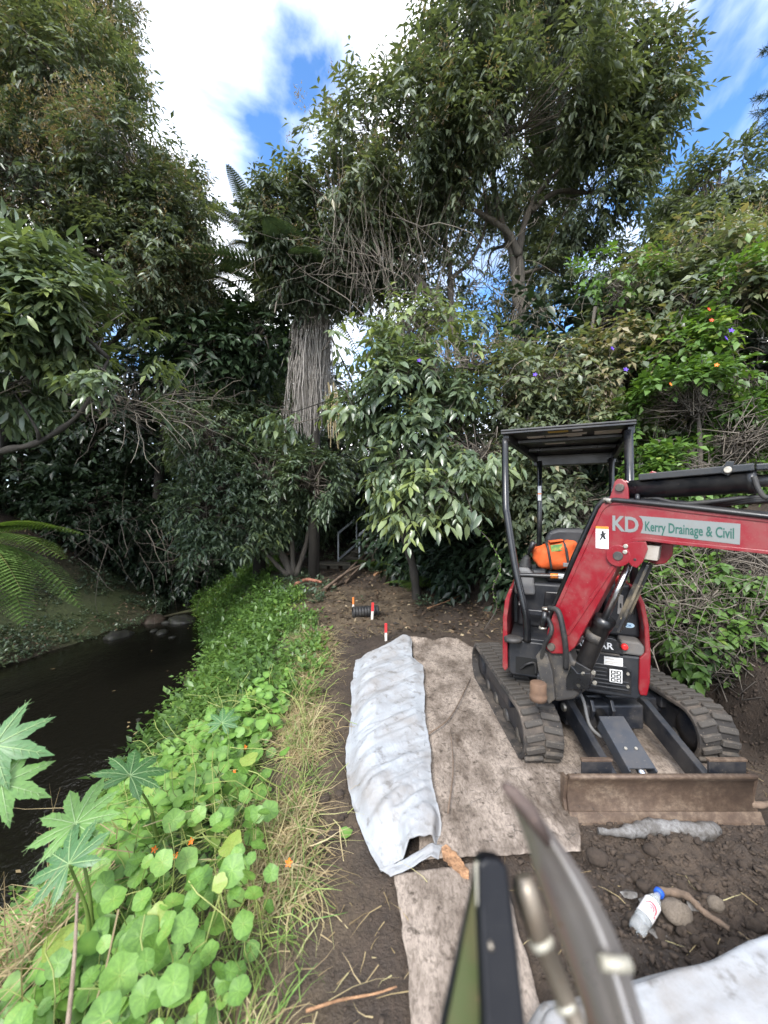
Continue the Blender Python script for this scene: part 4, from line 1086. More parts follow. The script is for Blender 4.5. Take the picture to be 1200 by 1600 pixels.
# ------------------------------------------------------------------ trees and tall shrubs
G_TREES = 'trees around the clearing'
t1 = tree('flowering_privet_tree', 'tall dense tree with brown seed heads at the upper left', 'tree', (-10.8, 9.8, gz(-10.8, 9.8)),
     [([(-10.8, 9.8, -.3), (-9.9, 9.7, 3), (-8.4, 9.5, 6), (-7.6, 9.4, 8.5)], (.26, .1)), ([(-9.0, 9.6, 4.8), (-6.6, 9.2, 5.6), (-5.4, 8.8, 6.6)], (.10, .04)), ([(-8.8, 9.6, 5.4), (-8.8, 9, 7), (-8.6, 8.6, 9)], (.12, .04))],
     [(95, 70, 9, 85, 92, 1.9, 580), (30, -60, 9, 140, 110, 2.2, 500), (140, 190, 8.6, 100, 90, 1.9, 640), (225, 290, 8.6, 85, 85, 1.7, 560), (70, 310, 8.4, 110, 90, 1.8, 560), (-70, 160, 8.6, 130, 150, 2, 420), (285, 365, 8.8, 58, 60, 1.2, 330), (200, 420, 8.4, 110, 60, 1.4, 460), (0, 60, 8.6, 100, 110, 1.8, 480), (285, 450, 9.2, 60, 60, 1.2, 260), (30, 420, 8.4, 110, 60, 1.4, 300)],
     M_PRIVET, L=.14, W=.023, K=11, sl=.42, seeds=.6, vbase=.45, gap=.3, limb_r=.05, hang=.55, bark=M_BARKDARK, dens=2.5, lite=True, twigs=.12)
t2 = tree('overhanging_tree', 'tree with large glossy leaves hanging over the creek at left', 'tree', (-8.2, 5.2, gz(-8.2, 5.2)),
     [([(-8.2, 5.2, -.9), (-7.4, 5.25, 1.0), (-6.3, 5.3, 2.1), tuple(at(0, 706, 5.3)), tuple(at(62, 690, 5.3)), tuple(at(130, 640, 5.3)), tuple(at(170, 560, 5.4))], (.075, .02))],
     [(70, 470, 5.4, 105, 60, .8, 330), (150, 520, 5.5, 75, 60, .7, 260), (60, 560, 5.3, 95, 45, .6, 260), (185, 575, 5.4, 45, 38, .5, 110), (-60, 500, 5.2, 100, 100, .9, 260), (10, 430, 5.8, 90, 40, .7, 150), (20, 610, 5.2, 50, 18, .4, 50)],
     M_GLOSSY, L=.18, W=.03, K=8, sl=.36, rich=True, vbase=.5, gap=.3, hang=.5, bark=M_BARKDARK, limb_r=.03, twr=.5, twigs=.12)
t3 = tree('creekside_bush', 'round dark glossy bush with several bare stems on the creek bank', 'bush', tuple(at(455, 893, 9.4)),
     [([tuple(at(455, 900, 9.4)), tuple(at(440, 865, 9.4)), tuple(at(415, 840, 9.4)), tuple(at(400, 780, 9.4)), tuple(at(400, 690, 9.4))], (.11, .04)),
      ([tuple(at(458, 900, 9.4)), tuple(at(455, 840, 9.5)), tuple(at(440, 760, 9.6)), tuple(at(445, 680, 9.6))], (.07, .03)),
      ([tuple(at(462, 900, 9.4)), tuple(at(478, 850, 9.5)), tuple(at(490, 780, 9.6)), tuple(at(500, 700, 9.6))], (.07, .03)),
      ([tuple(at(450, 900, 9.3)), tuple(at(430, 880, 9.2)), tuple(at(405, 850, 9.1)), tuple(at(370, 800, 9.1))], (.06, .03))],
     [(335, 690, 9.4, 62, 70, 1.1, 420), (410, 665, 10.6, 75, 55, 1.2, 420), (500, 720, 11, 60, 60, 1.0, 300), (345, 790, 9.0, 70, 62, .9, 480), (420, 760, 9.4, 80, 70, .9, 400), (490, 800, 12.8, 45, 50, .8, 200), (486, 750, 8.7, 36, 42, .45, 190), (395, 820, 9.0, 45, 35, .6, 130), (330, 855, 8.7, 35, 30, .5, 110)],
     M_GLOSSY, L=.15, W=.025, K=8, sl=.3, vbase=.46, gap=.3, limb_r=.04, lite=True)
t4 = tree('spreading_tree', 'big spreading tree with bare inner branches in the centre', 'tree', tuple(at(815, 640, 8.3)),
     [([tuple(at(812, 800, 8.3)), tuple(at(812, 560, 8.3)), tuple(at(816, 470, 8.3)), tuple(at(812, 390, 8.2)), tuple(at(826, 330, 8.2)), tuple(at(850, 290, 8.1)), tuple(at(900, 240, 8))], (.11, .04)),
      ([tuple(at(812, 400, 8.2)), tuple(at(795, 365, 8.1)), tuple(at(770, 345, 8)), tuple(at(735, 325, 7.9)), tuple(at(690, 300, 7.8))], (.08, .03)),
      ([tuple(at(808, 480, 8.3)), tuple(at(800, 400, 8.3)), tuple(at(780, 330, 8.3)), tuple(at(768, 250, 8.2)), tuple(at(775, 150, 8.2))], (.09, .03)),
      ([tuple(at(720, 560, 8.6)), tuple(at(700, 500, 8.5)), tuple(at(660, 445, 8.4)), tuple(at(610, 395, 8.2)), tuple(at(560, 360, 8))], (.11, .03)),
      ([tuple(at(725, 570, 8.6)), tuple(at(706, 480, 8.6)), tuple(at(700, 400, 8.6)), tuple(at(665, 300, 8.3)), tuple(at(650, 230, 8.2))], (.09, .03)),
      ([tuple(at(830, 330, 8.2)), tuple(at(870, 300, 8.2)), tuple(at(930, 300, 8.1)), tuple(at(985, 270, 8))], (.06, .03)),
      ([tuple(at(700, 440, 8.6)), tuple(at(740, 400, 8.4)), tuple(at(760, 330, 8.3)), tuple(at(740, 220, 8.2))], (.05, .02))],
     [(720, 140, 8, 80, 70, 1.6, 470), (850, 50, 8.4, 110, 85, 1.9, 580), (935, 120, 8, 75, 80, 1.6, 440), (965, 215, 8, 58, 68, 1.4, 360), (800, 215, 7.6, 140, 60, 1.6, 600), (650, 240, 7.8, 78, 65, 1.4, 360), (575, 205, 8.1, 48, 42, 1.0, 190), (530, 310, 7.9, 85, 52, 1.3, 480), (450, 350, 8.3, 48, 46, .9, 300), (470, 410, 8.4, 75, 45, 1, 420), (570, 395, 8.6, 85, 42, .9, 330), (915, 310, 8.1, 62, 55, 1.2, 300), (790, -10, 8.4, 80, 65, 1.6, 330), (890, -50, 8.4, 90, 70, 1.6, 350), (1010, 130, 8, 30, 45, .6, 90), (630, 440, 9.2, 95, 55, 1, 130), (760, 440, 9.6, 120, 75, 1.1, 190), (900, 440, 9, 90, 65, 1, 230), (700, 520, 9.8, 110, 50, 1, 110), (700, 300, 8.2, 60, 60, 1, 80), (880, 210, 8, 70, 50, 1.2, 220)],
     M_PRIVET, L=.16, W=.027, K=9, sl=.42, seeds=.08, vbase=.45, gap=.45, limb_r=.04, hang=.7, twigs=.08, dens=1.85, gs=1.15, lite=True, twr=.5)
t5 = tree('laurel_shrub', 'leafy shrub with long light green leaves behind the white cloth', 'shrub', tuple(at(640, 865, 7)),
     [([(.62, 7.1, -.1), tuple(at(645, 885, 7)), tuple(at(628, 830, 6.9)), tuple(at(606, 770, 6.8)), tuple(at(585, 690, 6.6)), tuple(at(590, 610, 6.4))], (.085, .04)), ([tuple(at(612, 785, 6.8)), tuple(at(680, 720, 6.4)), tuple(at(730, 650, 6.3))], (.06, .03)), ([tuple(at(600, 730, 6.6)), tuple(at(560, 620, 6.3)), tuple(at(515, 520, 6.2))], (.03, .01))],
     [(640, 610, 6, 80, 55, .8, 210), (600, 570, 6.1, 40, 42, .5, 60), (700, 680, 5.8, 85, 70, .9, 260), (630, 730, 5.5, 40, 36, .5, 60), (740, 570, 6.2, 80, 60, .9, 220), (760, 715, 5.6, 60, 50, .6, 150), (690, 770, 5.3, 80, 16, .4, 90), (630, 660, 5.8, 50, 35, .5, 80), (455, 645, 5.9, 40, 8, .2, 20), (516, 525, 6.1, 12, 20, .2, 12), (560, 640, 5.8, 40, 9, .2, 20), (630, 750, 5.2, 35, 8, .3, 20), (640, 800, 5.1, 35, 7, .25, 18), (650, 520, 6.5, 70, 35, .6, 110)],
     M_GLOSSY, L=.16, W=.03, K=9, sl=.36, rich=True, vbase=.68, gap=.55, hang=.75, twigs=.5, limb_r=.025, seeds=.05, dens=1.15, gs=1.3, twr=.5, bark=M_BARKDARK)
t6 = tree('vine_covered_hedge', 'tangled hedge of climbing leaves and vines behind the canopy', 'hedge', (2.6, 5.6, gz(2.6, 5.6)),
     [([tuple(at(905, 900, 6.2)), tuple(at(900, 700, 6.2)), tuple(at(930, 480, 6.2))], (.06, .02)), ([tuple(at(1060, 850, 5.6)), tuple(at(1060, 650, 5.6)), tuple(at(1080, 500, 5.6))], (.05, .02))],
     [(860, 600, 6.1, 75, 55, .8, 210), (870, 690, 5.9, 80, 80, .7, 260), (965, 485, 6.1, 65, 65, .8, 220), (985, 590, 5.6, 75, 70, .7, 230), (1080, 500, 5.4, 80, 70, .8, 260), (1160, 470, 5.2, 70, 80, .7, 200), (890, 790, 5.7, 90, 60, .5, 230), (800, 640, 6.2, 70, 80, .7, 200), (800, 735, 6, 50, 50, .5, 110), (940, 700, 5.4, 60, 60, .5, 140), (1080, 420, 6, 70, 45, .8, 150)],
     M_PRIVET, L=.115, W=.028, K=8, sl=.34, vbase=.66, gap=.3, hang=.65, twigs=.5, seeds=.08, limb_r=.025, twr=.4)
t7 = tree('bright_shrub', 'bright yellow green shrub above the excavator boom', 'shrub', (3.6, 4.6, gz(3.6, 4.6)),
     [([tuple(at(1100, 830, 4.7)), tuple(at(1095, 720, 4.7)), tuple(at(1090, 620, 4.7))], (.04, .015))],
     [(1135, 545, 4.9, 80, 45, .5, 120), (955, 450, 5.8, 60, 40, .6, 80), (1170, 460, 4.8, 55, 55, .5, 90), (1060, 560, 5, 50, 50, .4, 80), (1080, 640, 4.7, 85, 55, .6, 300), (1155, 690, 4.4, 75, 60, .5, 300), (1030, 700, 4.8, 55, 55, .5, 190), (1150, 590, 4.8, 60, 50, .5, 190), (1100, 740, 4.4, 90, 40, .4, 220), (1010, 750, 4.9, 40, 40, .4, 90)],
     M_BRIGHT, L=.095, W=.027, K=7, sl=.22, vbase=.55, gap=.25, hang=.35, twigs=.25, limb_r=.02, twr=.5)
t8 = tree('bank_vines', 'low leafy vines hanging down the dirt bank below the boom', 'vine', (2.75, 3.3, gz(2.75, 3.3)),
     [([tuple(at(1090, 960, 3.5)), tuple(at(1100, 900, 3.6)), tuple(at(1110, 860, 3.7))], (.02, .01))],
     [(1060, 880, 3.9, 60, 30, .35, 190), (1120, 900, 3.6, 70, 35, .35, 150), (1180, 880, 3.4, 60, 40, .35, 130), (1050, 960, 3.7, 45, 45, .3, 70), (1165, 1000, 3.1, 60, 40, .25, 130), (1140, 1045, 2.95, 50, 22, .2, 90), (1190, 1060, 2.85, 40, 25, .2, 70), (1100, 1000, 3.2, 55, 40, .25, 60)],
     M_BRIGHT, L=.075, W=.02, K=6, sl=.16, rich=True, vbase=.42, gap=.3, hang=.6, twigs=.8, limb_r=.012, twr=.6)
t9 = tree('background_tree', 'dark leafy tree against the blue sky at far right', 'tree', (8, 10.5, gz(8, 10.5)),
     [([(8, 10.5, 1.5), (7.8, 10.4, 5), (8.2, 10.2, 8)], (.16, .06))],
     [(1110, 320, 9.4, 70, 55, 1.3, 330), (1180, 360, 9.4, 80, 60, 1.4, 330), (1070, 410, 9.6, 80, 60, 1.3, 330), (1180, 450, 9.2, 90, 60, 1.3, 300), (1000, 440, 9.8, 90, 60, 1.3, 300)],
     M_PRIVET, L=.17, W=.03, K=9, sl=.42, vbase=.38, gap=.35, hang=.6, lite=True, twigs=.12)
t0 = tree('added_shade_tree', 'unseen tree added left of the view to shade the far bank', 'tree', (-12, 3.4, gz(-12, 3.4)), [([(-12, 3.4, .2), (-11.6, 3.2, 3), (-11, 3.0, 5.5)], (.2, .1))],
     [], M_PRIVET, L=.17, W=.03)  # unseen tree, added outside the view to shade the far bank
lv = Leaves()
for c_, r_, n_ in (((-11.2, 2.8, 5.8), (1.8, 2, 1.8), 600), ((-12, 4.6, 6.4), (2, 2, 1.8), 700), ((-13, 2, 5), (2, 2, 2), 500)):
    P, u = lobe_points(c_, r_, n_, .5, .2); lv.sprays(P, u + RNG.normal(0, .4, P.shape), 9, .42, .18, .032, np.clip(RNG.normal(.45, .1, len(P)), 0, .9))
lv.build('crown', M_PRIVET, t0)
# ivy mounds and dark wood that close the view
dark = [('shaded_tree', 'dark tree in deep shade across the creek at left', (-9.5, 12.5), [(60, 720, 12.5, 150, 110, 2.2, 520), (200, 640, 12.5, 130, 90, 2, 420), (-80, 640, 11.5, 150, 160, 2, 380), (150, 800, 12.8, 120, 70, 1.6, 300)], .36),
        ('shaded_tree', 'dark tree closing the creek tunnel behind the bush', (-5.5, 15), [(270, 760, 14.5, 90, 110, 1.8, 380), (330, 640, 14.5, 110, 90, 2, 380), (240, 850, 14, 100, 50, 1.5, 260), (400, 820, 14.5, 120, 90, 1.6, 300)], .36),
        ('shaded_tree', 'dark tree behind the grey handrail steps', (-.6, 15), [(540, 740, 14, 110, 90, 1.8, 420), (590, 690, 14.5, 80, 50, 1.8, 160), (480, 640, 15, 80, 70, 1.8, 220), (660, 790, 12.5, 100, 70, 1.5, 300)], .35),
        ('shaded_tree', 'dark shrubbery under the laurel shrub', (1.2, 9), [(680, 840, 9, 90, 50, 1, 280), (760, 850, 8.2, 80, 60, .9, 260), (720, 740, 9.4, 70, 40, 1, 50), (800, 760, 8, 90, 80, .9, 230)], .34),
        ('shaded_tree', 'dark leaf fill added to block light behind the hedge and boom', (3.8, 7.4), [(900, 700, 7.4, 110, 120, 1, 420), (1020, 600, 7.2, 130, 120, 1, 420), (1150, 600, 6.6, 130, 130, 1, 420), (1060, 800, 6.2, 150, 90, .8, 380), (1180, 800, 5.4, 90, 80, .6, 220), (900, 540, 7.6, 100, 90, 1, 260)], .34),  # dark leaf mass put in behind the hedge to block light
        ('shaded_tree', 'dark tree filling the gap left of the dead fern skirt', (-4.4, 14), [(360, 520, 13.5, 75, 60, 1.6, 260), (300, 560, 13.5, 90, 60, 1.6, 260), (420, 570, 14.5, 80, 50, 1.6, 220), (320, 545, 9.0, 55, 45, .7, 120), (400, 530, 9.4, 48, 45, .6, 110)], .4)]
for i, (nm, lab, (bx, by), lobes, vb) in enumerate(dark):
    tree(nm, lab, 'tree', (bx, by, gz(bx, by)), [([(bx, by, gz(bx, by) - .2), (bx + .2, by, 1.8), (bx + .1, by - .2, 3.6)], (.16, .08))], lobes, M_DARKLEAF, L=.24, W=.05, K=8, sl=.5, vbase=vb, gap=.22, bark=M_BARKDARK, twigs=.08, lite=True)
tree('sunlit_tree', 'backlit yellow green foliage above the creekside bush', 'tree', (-3.6, 12.6, gz(-3.6, 12.6)), [([(-3.6, 12.6, .2), (-3.5, 12.5, 3), (-3.4, 12.4, 5)], (.12, .05))],
     [(360, 600, 12, 70, 40, 1.2, 330), (420, 610, 12, 60, 40, 1.2, 260), (400, 545, 13, 60, 40, 1.2, 150)], M_BRIGHT, L=.17, W=.035, K=8, sl=.4, vbase=.5, gap=.25)
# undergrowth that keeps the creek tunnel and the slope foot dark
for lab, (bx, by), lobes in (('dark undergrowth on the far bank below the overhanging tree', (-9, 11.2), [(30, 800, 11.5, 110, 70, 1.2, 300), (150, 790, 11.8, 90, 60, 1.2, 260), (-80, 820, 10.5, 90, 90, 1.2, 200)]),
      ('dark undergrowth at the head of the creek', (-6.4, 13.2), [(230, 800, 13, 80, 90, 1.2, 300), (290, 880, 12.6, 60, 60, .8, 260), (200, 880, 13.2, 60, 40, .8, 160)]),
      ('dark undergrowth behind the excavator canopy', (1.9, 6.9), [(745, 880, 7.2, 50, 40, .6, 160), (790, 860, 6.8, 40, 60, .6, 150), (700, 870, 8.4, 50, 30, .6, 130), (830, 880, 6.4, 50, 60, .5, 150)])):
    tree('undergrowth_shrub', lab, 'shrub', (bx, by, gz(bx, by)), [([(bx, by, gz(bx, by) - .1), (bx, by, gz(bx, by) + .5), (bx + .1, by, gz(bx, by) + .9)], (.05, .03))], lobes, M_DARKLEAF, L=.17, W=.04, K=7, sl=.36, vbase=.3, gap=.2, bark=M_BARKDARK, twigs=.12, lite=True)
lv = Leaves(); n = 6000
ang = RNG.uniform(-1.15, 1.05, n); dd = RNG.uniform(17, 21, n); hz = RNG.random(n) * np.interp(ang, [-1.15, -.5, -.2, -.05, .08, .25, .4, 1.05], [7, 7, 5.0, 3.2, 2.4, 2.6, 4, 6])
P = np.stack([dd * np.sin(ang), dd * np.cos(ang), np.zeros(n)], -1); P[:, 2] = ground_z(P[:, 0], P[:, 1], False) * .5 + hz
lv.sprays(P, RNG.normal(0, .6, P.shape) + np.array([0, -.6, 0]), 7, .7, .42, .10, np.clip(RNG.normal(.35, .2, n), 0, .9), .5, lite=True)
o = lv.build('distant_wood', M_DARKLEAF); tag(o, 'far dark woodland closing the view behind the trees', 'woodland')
# conifer tip at the right edge
cf = empty('conifer', (9.9, 9, gz(9.9, 9)), 'conifer branch tips showing at the right edge of the sky', 'tree')
mb = MB(); mb.tube([(9.9, 9, 1), (9.9, 9, 7), (9.9, 9, 13)], [.25, .15, .04], 8); mb.build('trunk', M_BARK, cf)
lv = Leaves()
for k in range(40):
    z = 7 + 6 * k / 40; a = RNG.random() * 6.28; ln = 1.6 * (1 - .5 * k / 40)
    p0 = np.array([9.9, 9, z]); dr = np.array([math.cos(a), math.sin(a), -.1])
    q = p0 + dr * np.linspace(.1, ln, 30)[:, None]
    for j in range(10): lv.add(q + RNG.normal(0, .03, q.shape), dr + RNG.normal(0, .8, q.shape), UP + RNG.normal(0, .5, q.shape), .16, .008, np.clip(RNG.normal(.4, .15, 30), 0, .9))
lv.build('crown', M_DARKLEAF, cf)

# bare twig tangle in the central tree, dead twigs at left, vines on the right bank --------------
def tangle(name, label, cat, c, r, n, L, rad, wob, grav, base, v=(.3, 1), D=None, m=8, parent=None, sides=3):
    P0 = np.array(c) + RNG.normal(0, .5, (n, 3)) * np.array(r)
    Dr = RNG.normal(0, 1, (n, 3)) if D is None else np.array(D) + RNG.normal(0, .45, (n, 3))
    paths = wander(P0, Dr, L * (.5 + RNG.random(n)), m, wob, grav)
    o = np_tubes(name, paths, np.linspace(rad, rad * .35, m)[None] * (.6 + .8 * RNG.random((n, 1))), M_TWIG, parent, sides, RNG.uniform(v[0], v[1], n))
    if label: tag(o, label, cat)
    return o
c = at(590, 420, 7.3); tangle('bare_twigs', None, None, c, (1.2, .5, .6), 75, 1.4, .005, .13, -.02, None, (.4, .9), (-.05, 0, 1), 9, t4)
c = at(560, 420, 7.4); tangle('bare_twigs', None, None, c, (1.6, .5, .6), 35, 1.4, .005, .2, .03, None, (.3, .8), (-.5, 0, .3), 8, t4)
c = at(620, 470, 7.9); tangle('bare_twigs', None, None, c, (2.4, .6, .8), 80, 1.8, .010, .2, .0, None, (.1, .6), (.1, 0, .9), 8, t4)
c = at(200, 640, 5.6); tangle('bare_twigs', None, None, c, (.8, .4, .25), 40, 1.0, .007, .2, .05, None, (.2, .8), (.9, 0, -.2), 8, t2)
c = at(270, 620, 7.5); tangle('bare_twigs', None, None, c, (1.6, .6, .6), 50, 1.3, .005, .2, .05, None, (.0, .45), (.6, 0, -.5), 8, t3)
c = at(200, 830, 10.5); tangle('dead_branches', 'tangle of dead grey branches over the shaded far bank', 'dead branches', c, (3, 1, .8), 70, 1.8, .009, .22, .04, None, (.1, .6), (.4, -.3, -.4), 8)
c = at(655, 545, 5.9); tangle('dead_vine_clump', 'brown clump of dead vine hanging in the shrub by a purple flower', 'dead vine', c, (.5, .25, .22), 170, .75, .006, .3, .25, None, (.3, .9), (0, 0, -.6), 9)
c = at(815, 500, 7.9); tangle('hanging_vines', 'stringy brown vines hanging down the central trunk', 'vine', c, (.16, .14, .9), 60, 1.6, .009, .08, .15, None, (.4, .9), (0, 0, -1), 8)
c = at(1100, 960, 3.3); tangle('dead_vine_tangle', 'heap of dry brown vine stems on the bank beside the excavator', 'dead vine', c, (.5, .2, .28), 190, .9, .005, .38, .06, None, (.35, 1), None, 12)
c = at(1130, 900, 3.5); tangle('vine_stems', None, None, c, (.6, .25, .3), 70, .8, .005, .35, .1, None, (.3, .9), None, 11, t8)
c = at(950, 560, 5.6); tangle('vine_stems', None, None, c, (2.0, .5, 1.4), 140, .8, .005, .3, .25, None, (.3, .9), None, 9, t6)
c = at(1110, 520, 5.0); tangle('vine_stems', None, None, c, (.5, .3, .5), 60, .6, .004, .3, .3, None, (.2, .7), None, 9, t6)
# one long pale vine dangling left of the machine
hose('dangling_vine', [at(728, 770, 5), at(745, 820, 4.95), at(768, 850, 4.9), at(782, 885, 4.9), at(770, 920, 4.85), at(776, 950, 4.85), at(756, 985, 4.8)], .008, None, M_TWIG, 36, 5)
o = COL.objects[-1] if False else bpy.data.objects['dangling_vine']; tag(o, 'single pale vine dangling beside the canopy post', 'vine')
lv = Leaves(); q = np.array(curve_pts([at(745, 820, 4.95), at(768, 850, 4.9), at(782, 885, 4.9), at(770, 920, 4.85), at(776, 950, 4.85)], 60))
lv.add(q, RNG.normal(0, 1, q.shape), UP + RNG.normal(0, .4, q.shape), .05, .012, .7)
lv.build('leaf', M_BRIGHT, o)

# flowers on the hedge -------------------------------------------------------------------------
def flower_mesh(name, petals, r, depth=.4):
    mb = MB(); n = petals * 4
    vs = [(0, 0, -r * depth)] + [(r * (.72 + .28 * math.cos(petals * 2 * math.pi * k / n)) * math.cos(2 * math.pi * k / n), r * (.72 + .28 * math.cos(petals * 2 * math.pi * k / n)) * math.sin(2 * math.pi * k / n), 0) for k in range(n)]
    mb.add(vs, [(0, 1 + k, 1 + (k + 1) % n) for k in range(n)], True); return mb.mesh(name)
M_PURPLE = plain('purple_petal', (0.09, 0.03, 0.42), .5); M_OPETAL = plain('orange_petal', (0.8, 0.18, 0.01), .5); M_RPETAL = plain('red_petal', (0.75, 0.06, 0.01), .5)
fm = flower_mesh('flower', 5, .042)
for px, py, d, m, pr in ((655, 563, 5.55, M_PURPLE, t5), (978, 577, 5.1, M_PURPLE, t6), (957, 544, 5.3, M_PURPLE, t6), (1135, 528, 4.6, M_PURPLE, t6), (1143, 516, 4.6, M_PURPLE, t6), (836, 585, 5.5, M_PURPLE, t6), (1108, 483, 4.7, M_RPETAL, t6), (1112, 500, 4.7, M_RPETAL, t6), (1120, 570, 4.5, M_OPETAL, t6), (1048, 600, 4.7, M_OPETAL, t6)):
    me = fm.copy(); me.materials.clear(); me.materials.append(m)
    o = put('flower', me, None, pr); p = at(px, py, d - .55); o.location = o.location + p; o.rotation_euler = (R(70), 0, random.uniform(-.5, .5)); s = .8 if m is M_PURPLE else .6; o.scale = (s, s, s)

# ------------------------------------------------------------------ ferns
def frond_mesh(name, L=1.0, pairs=24, droop=.35, wid=.24, leaflets=9):
    lv = Leaves()
    t = np.linspace(.12, 1, pairs); 
    x = L * t; z = L * (.28 * t - (droop + .28) * t ** 2.0)
    for sg in (1, -1):
        w = wid * L * np.sin(np.pi * np.clip(t * .95 + .03, 0, 1)) ** .7 * (1 - .25 * t)
        base = np.stack([x, 0 * x, z], -1)
        d = unit(np.stack([.35 + 0 * x, sg * 1.0 + 0 * x, -.18 - .15 * t], -1))
        for k in range(leaflets):
            s = (k + .3) / leaflets
            P = base + d * (w * s)[:, None] - UP * (.10 * w * s * s)[:, None]
            for side in (1, -1):
                D = np.stack([side * 1.0 + 0 * x, sg * .55 + 0 * x, -.12 + 0 * x], -1)
                lv.add(P, D, UP + RNG.normal(0, .12, P.shape), w * .16 * (1.15 - s) + .012 * L, (w * .16 * (1.15 - s) + .012 * L) * .3, np.clip(RNG.normal(.5, .13, pairs), 0, .9), curl=.1, fold=.05)
    return np.concatenate(lv.V), np.concatenate(lv.F), np.concatenate(lv.v), np.stack([x, 0 * x, z], -1)
def make_frond(name, mat, **kw):
    V, F, v, rach = frond_mesh(name, **kw)
    me = bpy.data.meshes.new(name)
    mb = MB(); pts = [Vector((0, 0, 0))] + [Vector(p) for p in rach[::2]]
    mb.tube(pts, [.012 * kw.get('L', 1) * (1 - .8 * i / len(pts)) for i in range(len(pts))], 4)
    n = len(V); VV = [tuple(p) for p in V] + mb.v; FF = [tuple(f) for f in F] + [tuple(n + i for i in f) for f in mb.f]
    me.from_pydata(VV, [], FF)
    a = me.attributes.new('v', 'FLOAT', 'POINT'); a.data.foreach_set('value', np.r_[v, np.full(len(mb.v), .96)].astype(np.float32))
    me.materials.append(mat); return me
def add_frond(me, root, loc, az, pitch, sc=1.0, roll=0.0):
    o = bpy.data.objects.new('frond', me); COL.objects.link(o); o.parent = root
    o.matrix_basis = Matrix.Translation(Vector(loc) - Vector(root.location)) @ Matrix.Rotation(az, 4, 'Z') @ Matrix.Rotation(-pitch, 4, 'Y') @ Matrix.Rotation(roll, 4, 'X') @ Matrix.Scale(sc, 4)
    return o
FR_T = make_frond('frond', M_FERNDARK, L=2.6, pairs=34, droop=.35, wid=.2, leaflets=10)
FR_G = make_frond('frond', M_FERN, L=1.0, pairs=30, droop=.34, wid=.31, leaflets=9)
tf_top = at(490, 478, 9.2)
tf = empty('tree_fern', (tf_top.x, tf_top.y, gz(tf_top.x, tf_top.y)), 'tree fern with a long grey skirt of dead fronds', 'tree fern')
mb = MB(); mb.tube([(tf_top.x, tf_top.y, gz(tf_top.x, tf_top.y) - .2), (tf_top.x + .05, tf_top.y, 3), tuple(tf_top)], [.14, .11, .14], 12); mb.build('trunk', M_BARKDARK, tf)
n = 640; a = RNG.random(n) * 6.283; RF = .12 + .34 * RNG.random(n) ** .8; LN = .9 + 2.3 * RNG.random(n) ** .9
tt = np.linspace(0, 1, 12)[None]; z0 = tf_top.z + .15 - .25 * RNG.random(n)[:, None]
rad_ = .07 + (RF[:, None] - .07) * sstep(0, .3, tt) + .10 * tt ** 2 * RNG.normal(0, 1, (n, 1))
path = np.stack([tf_top.x - .12 * tt + rad_ * np.cos(a)[:, None], tf_top.y + rad_ * np.sin(a)[:, None], z0 - LN[:, None] * tt], -1)
path[..., :2] += np.cumsum(RNG.normal(0, .02, (n, 12, 2)), 1)
sk = np_tubes('dead_skirt', path, np.linspace(.017, .006, 12)[None] * (.5 + .9 * RNG.random((n, 1))), M_SKIRT, tf, 3, np.clip(RNG.normal(.72, .24, n), .05, 1)); sk['label'] = 'hanging skirt of grey dead fronds'
n = 18; a = -1.57 + RNG.normal(0, .5, n); P0 = np.stack([tf_top.x + .3 + .35 * RNG.random(n), tf_top.y - .3 + 0 * a, tf_top.z - 2.3 + .4 * RNG.random(n)], -1)
np_tubes('dead_skirt', wander(P0, np.stack([.05 + 0 * a, 0 * a, -1 + 0 * a], -1), .8 + .5 * RNG.random(n), 6, .05, .05), np.full((n, 6), .012), M_STRAW, tf, 3, np.clip(RNG.normal(.75, .1, n), 0, .8))
for k in range(17):
    az = k * 2.399; add_frond(FR_T, tf, tf_top + Vector((0, 0, .1)), az, R(random.uniform(8, 42)), random.uniform(.8, 1.1), random.uniform(-.2, .2))
tp2 = at(405, 385, 10.5)
tf2 = empty('tree_fern', (tp2.x, tp2.y, gz(tp2.x, tp2.y)), 'feathery tree fern rising against the sky left of centre', 'tree fern')
mb = MB(); mb.tube([(tp2.x, tp2.y, gz(tp2.x, tp2.y) - .2), tuple(tp2)], [.17, .13], 10); mb.build('trunk', M_BARKDARK, tf2)
for k in range(12): add_frond(FR_T, tf2, tp2, k * 2.399 + .4, R(random.uniform(15, 55)), random.uniform(.55, .8))
tp3 = at(318, 425, 9.8)
tf3 = empty('tree_fern', (tp3.x, tp3.y, gz(tp3.x, tp3.y)), 'tree fern with layered brown tipped fronds beside the left tree', 'tree fern')
mb = MB(); mb.tube(curve_pts([(-7.6, 12.6, gz(-7.6, 12.6) - .2), (-7.0, 12, 3.0), (-5.6, 10.6, 6), tuple(tp3)], 18), [.15 - .002 * k for k in range(19)], 10); mb.build('trunk', M_BARKDARK, tf3)
FR_B = make_frond('frond', M_FERNDARK, L=2.4, pairs=30, droop=.25, wid=.17, leaflets=9)
FR_B.attributes['v'].data.foreach_set('value', np.clip(RNG.normal(.86, .08, len(FR_B.vertices)), 0, 1).astype(np.float32))
for k in range(14): add_frond(FR_B if k % 2 else FR_T, tf3, tp3 - Vector((0, 0, .25 * (k % 4))), k * 2.399, R(random.uniform(-15, 25)), random.uniform(.6, .85))
lf = at(-50, 845, 5.6)
fn = empty('fern', (lf.x, lf.y, gz(lf.x, lf.y)), 'pale green fern arching in from the left edge over the far bank', 'fern')
mb = MB(); mb.tube([(lf.x, lf.y, gz(lf.x, lf.y)), tuple(lf)], [.06, .05], 8); mb.build('stem', M_BARKDARK, fn)
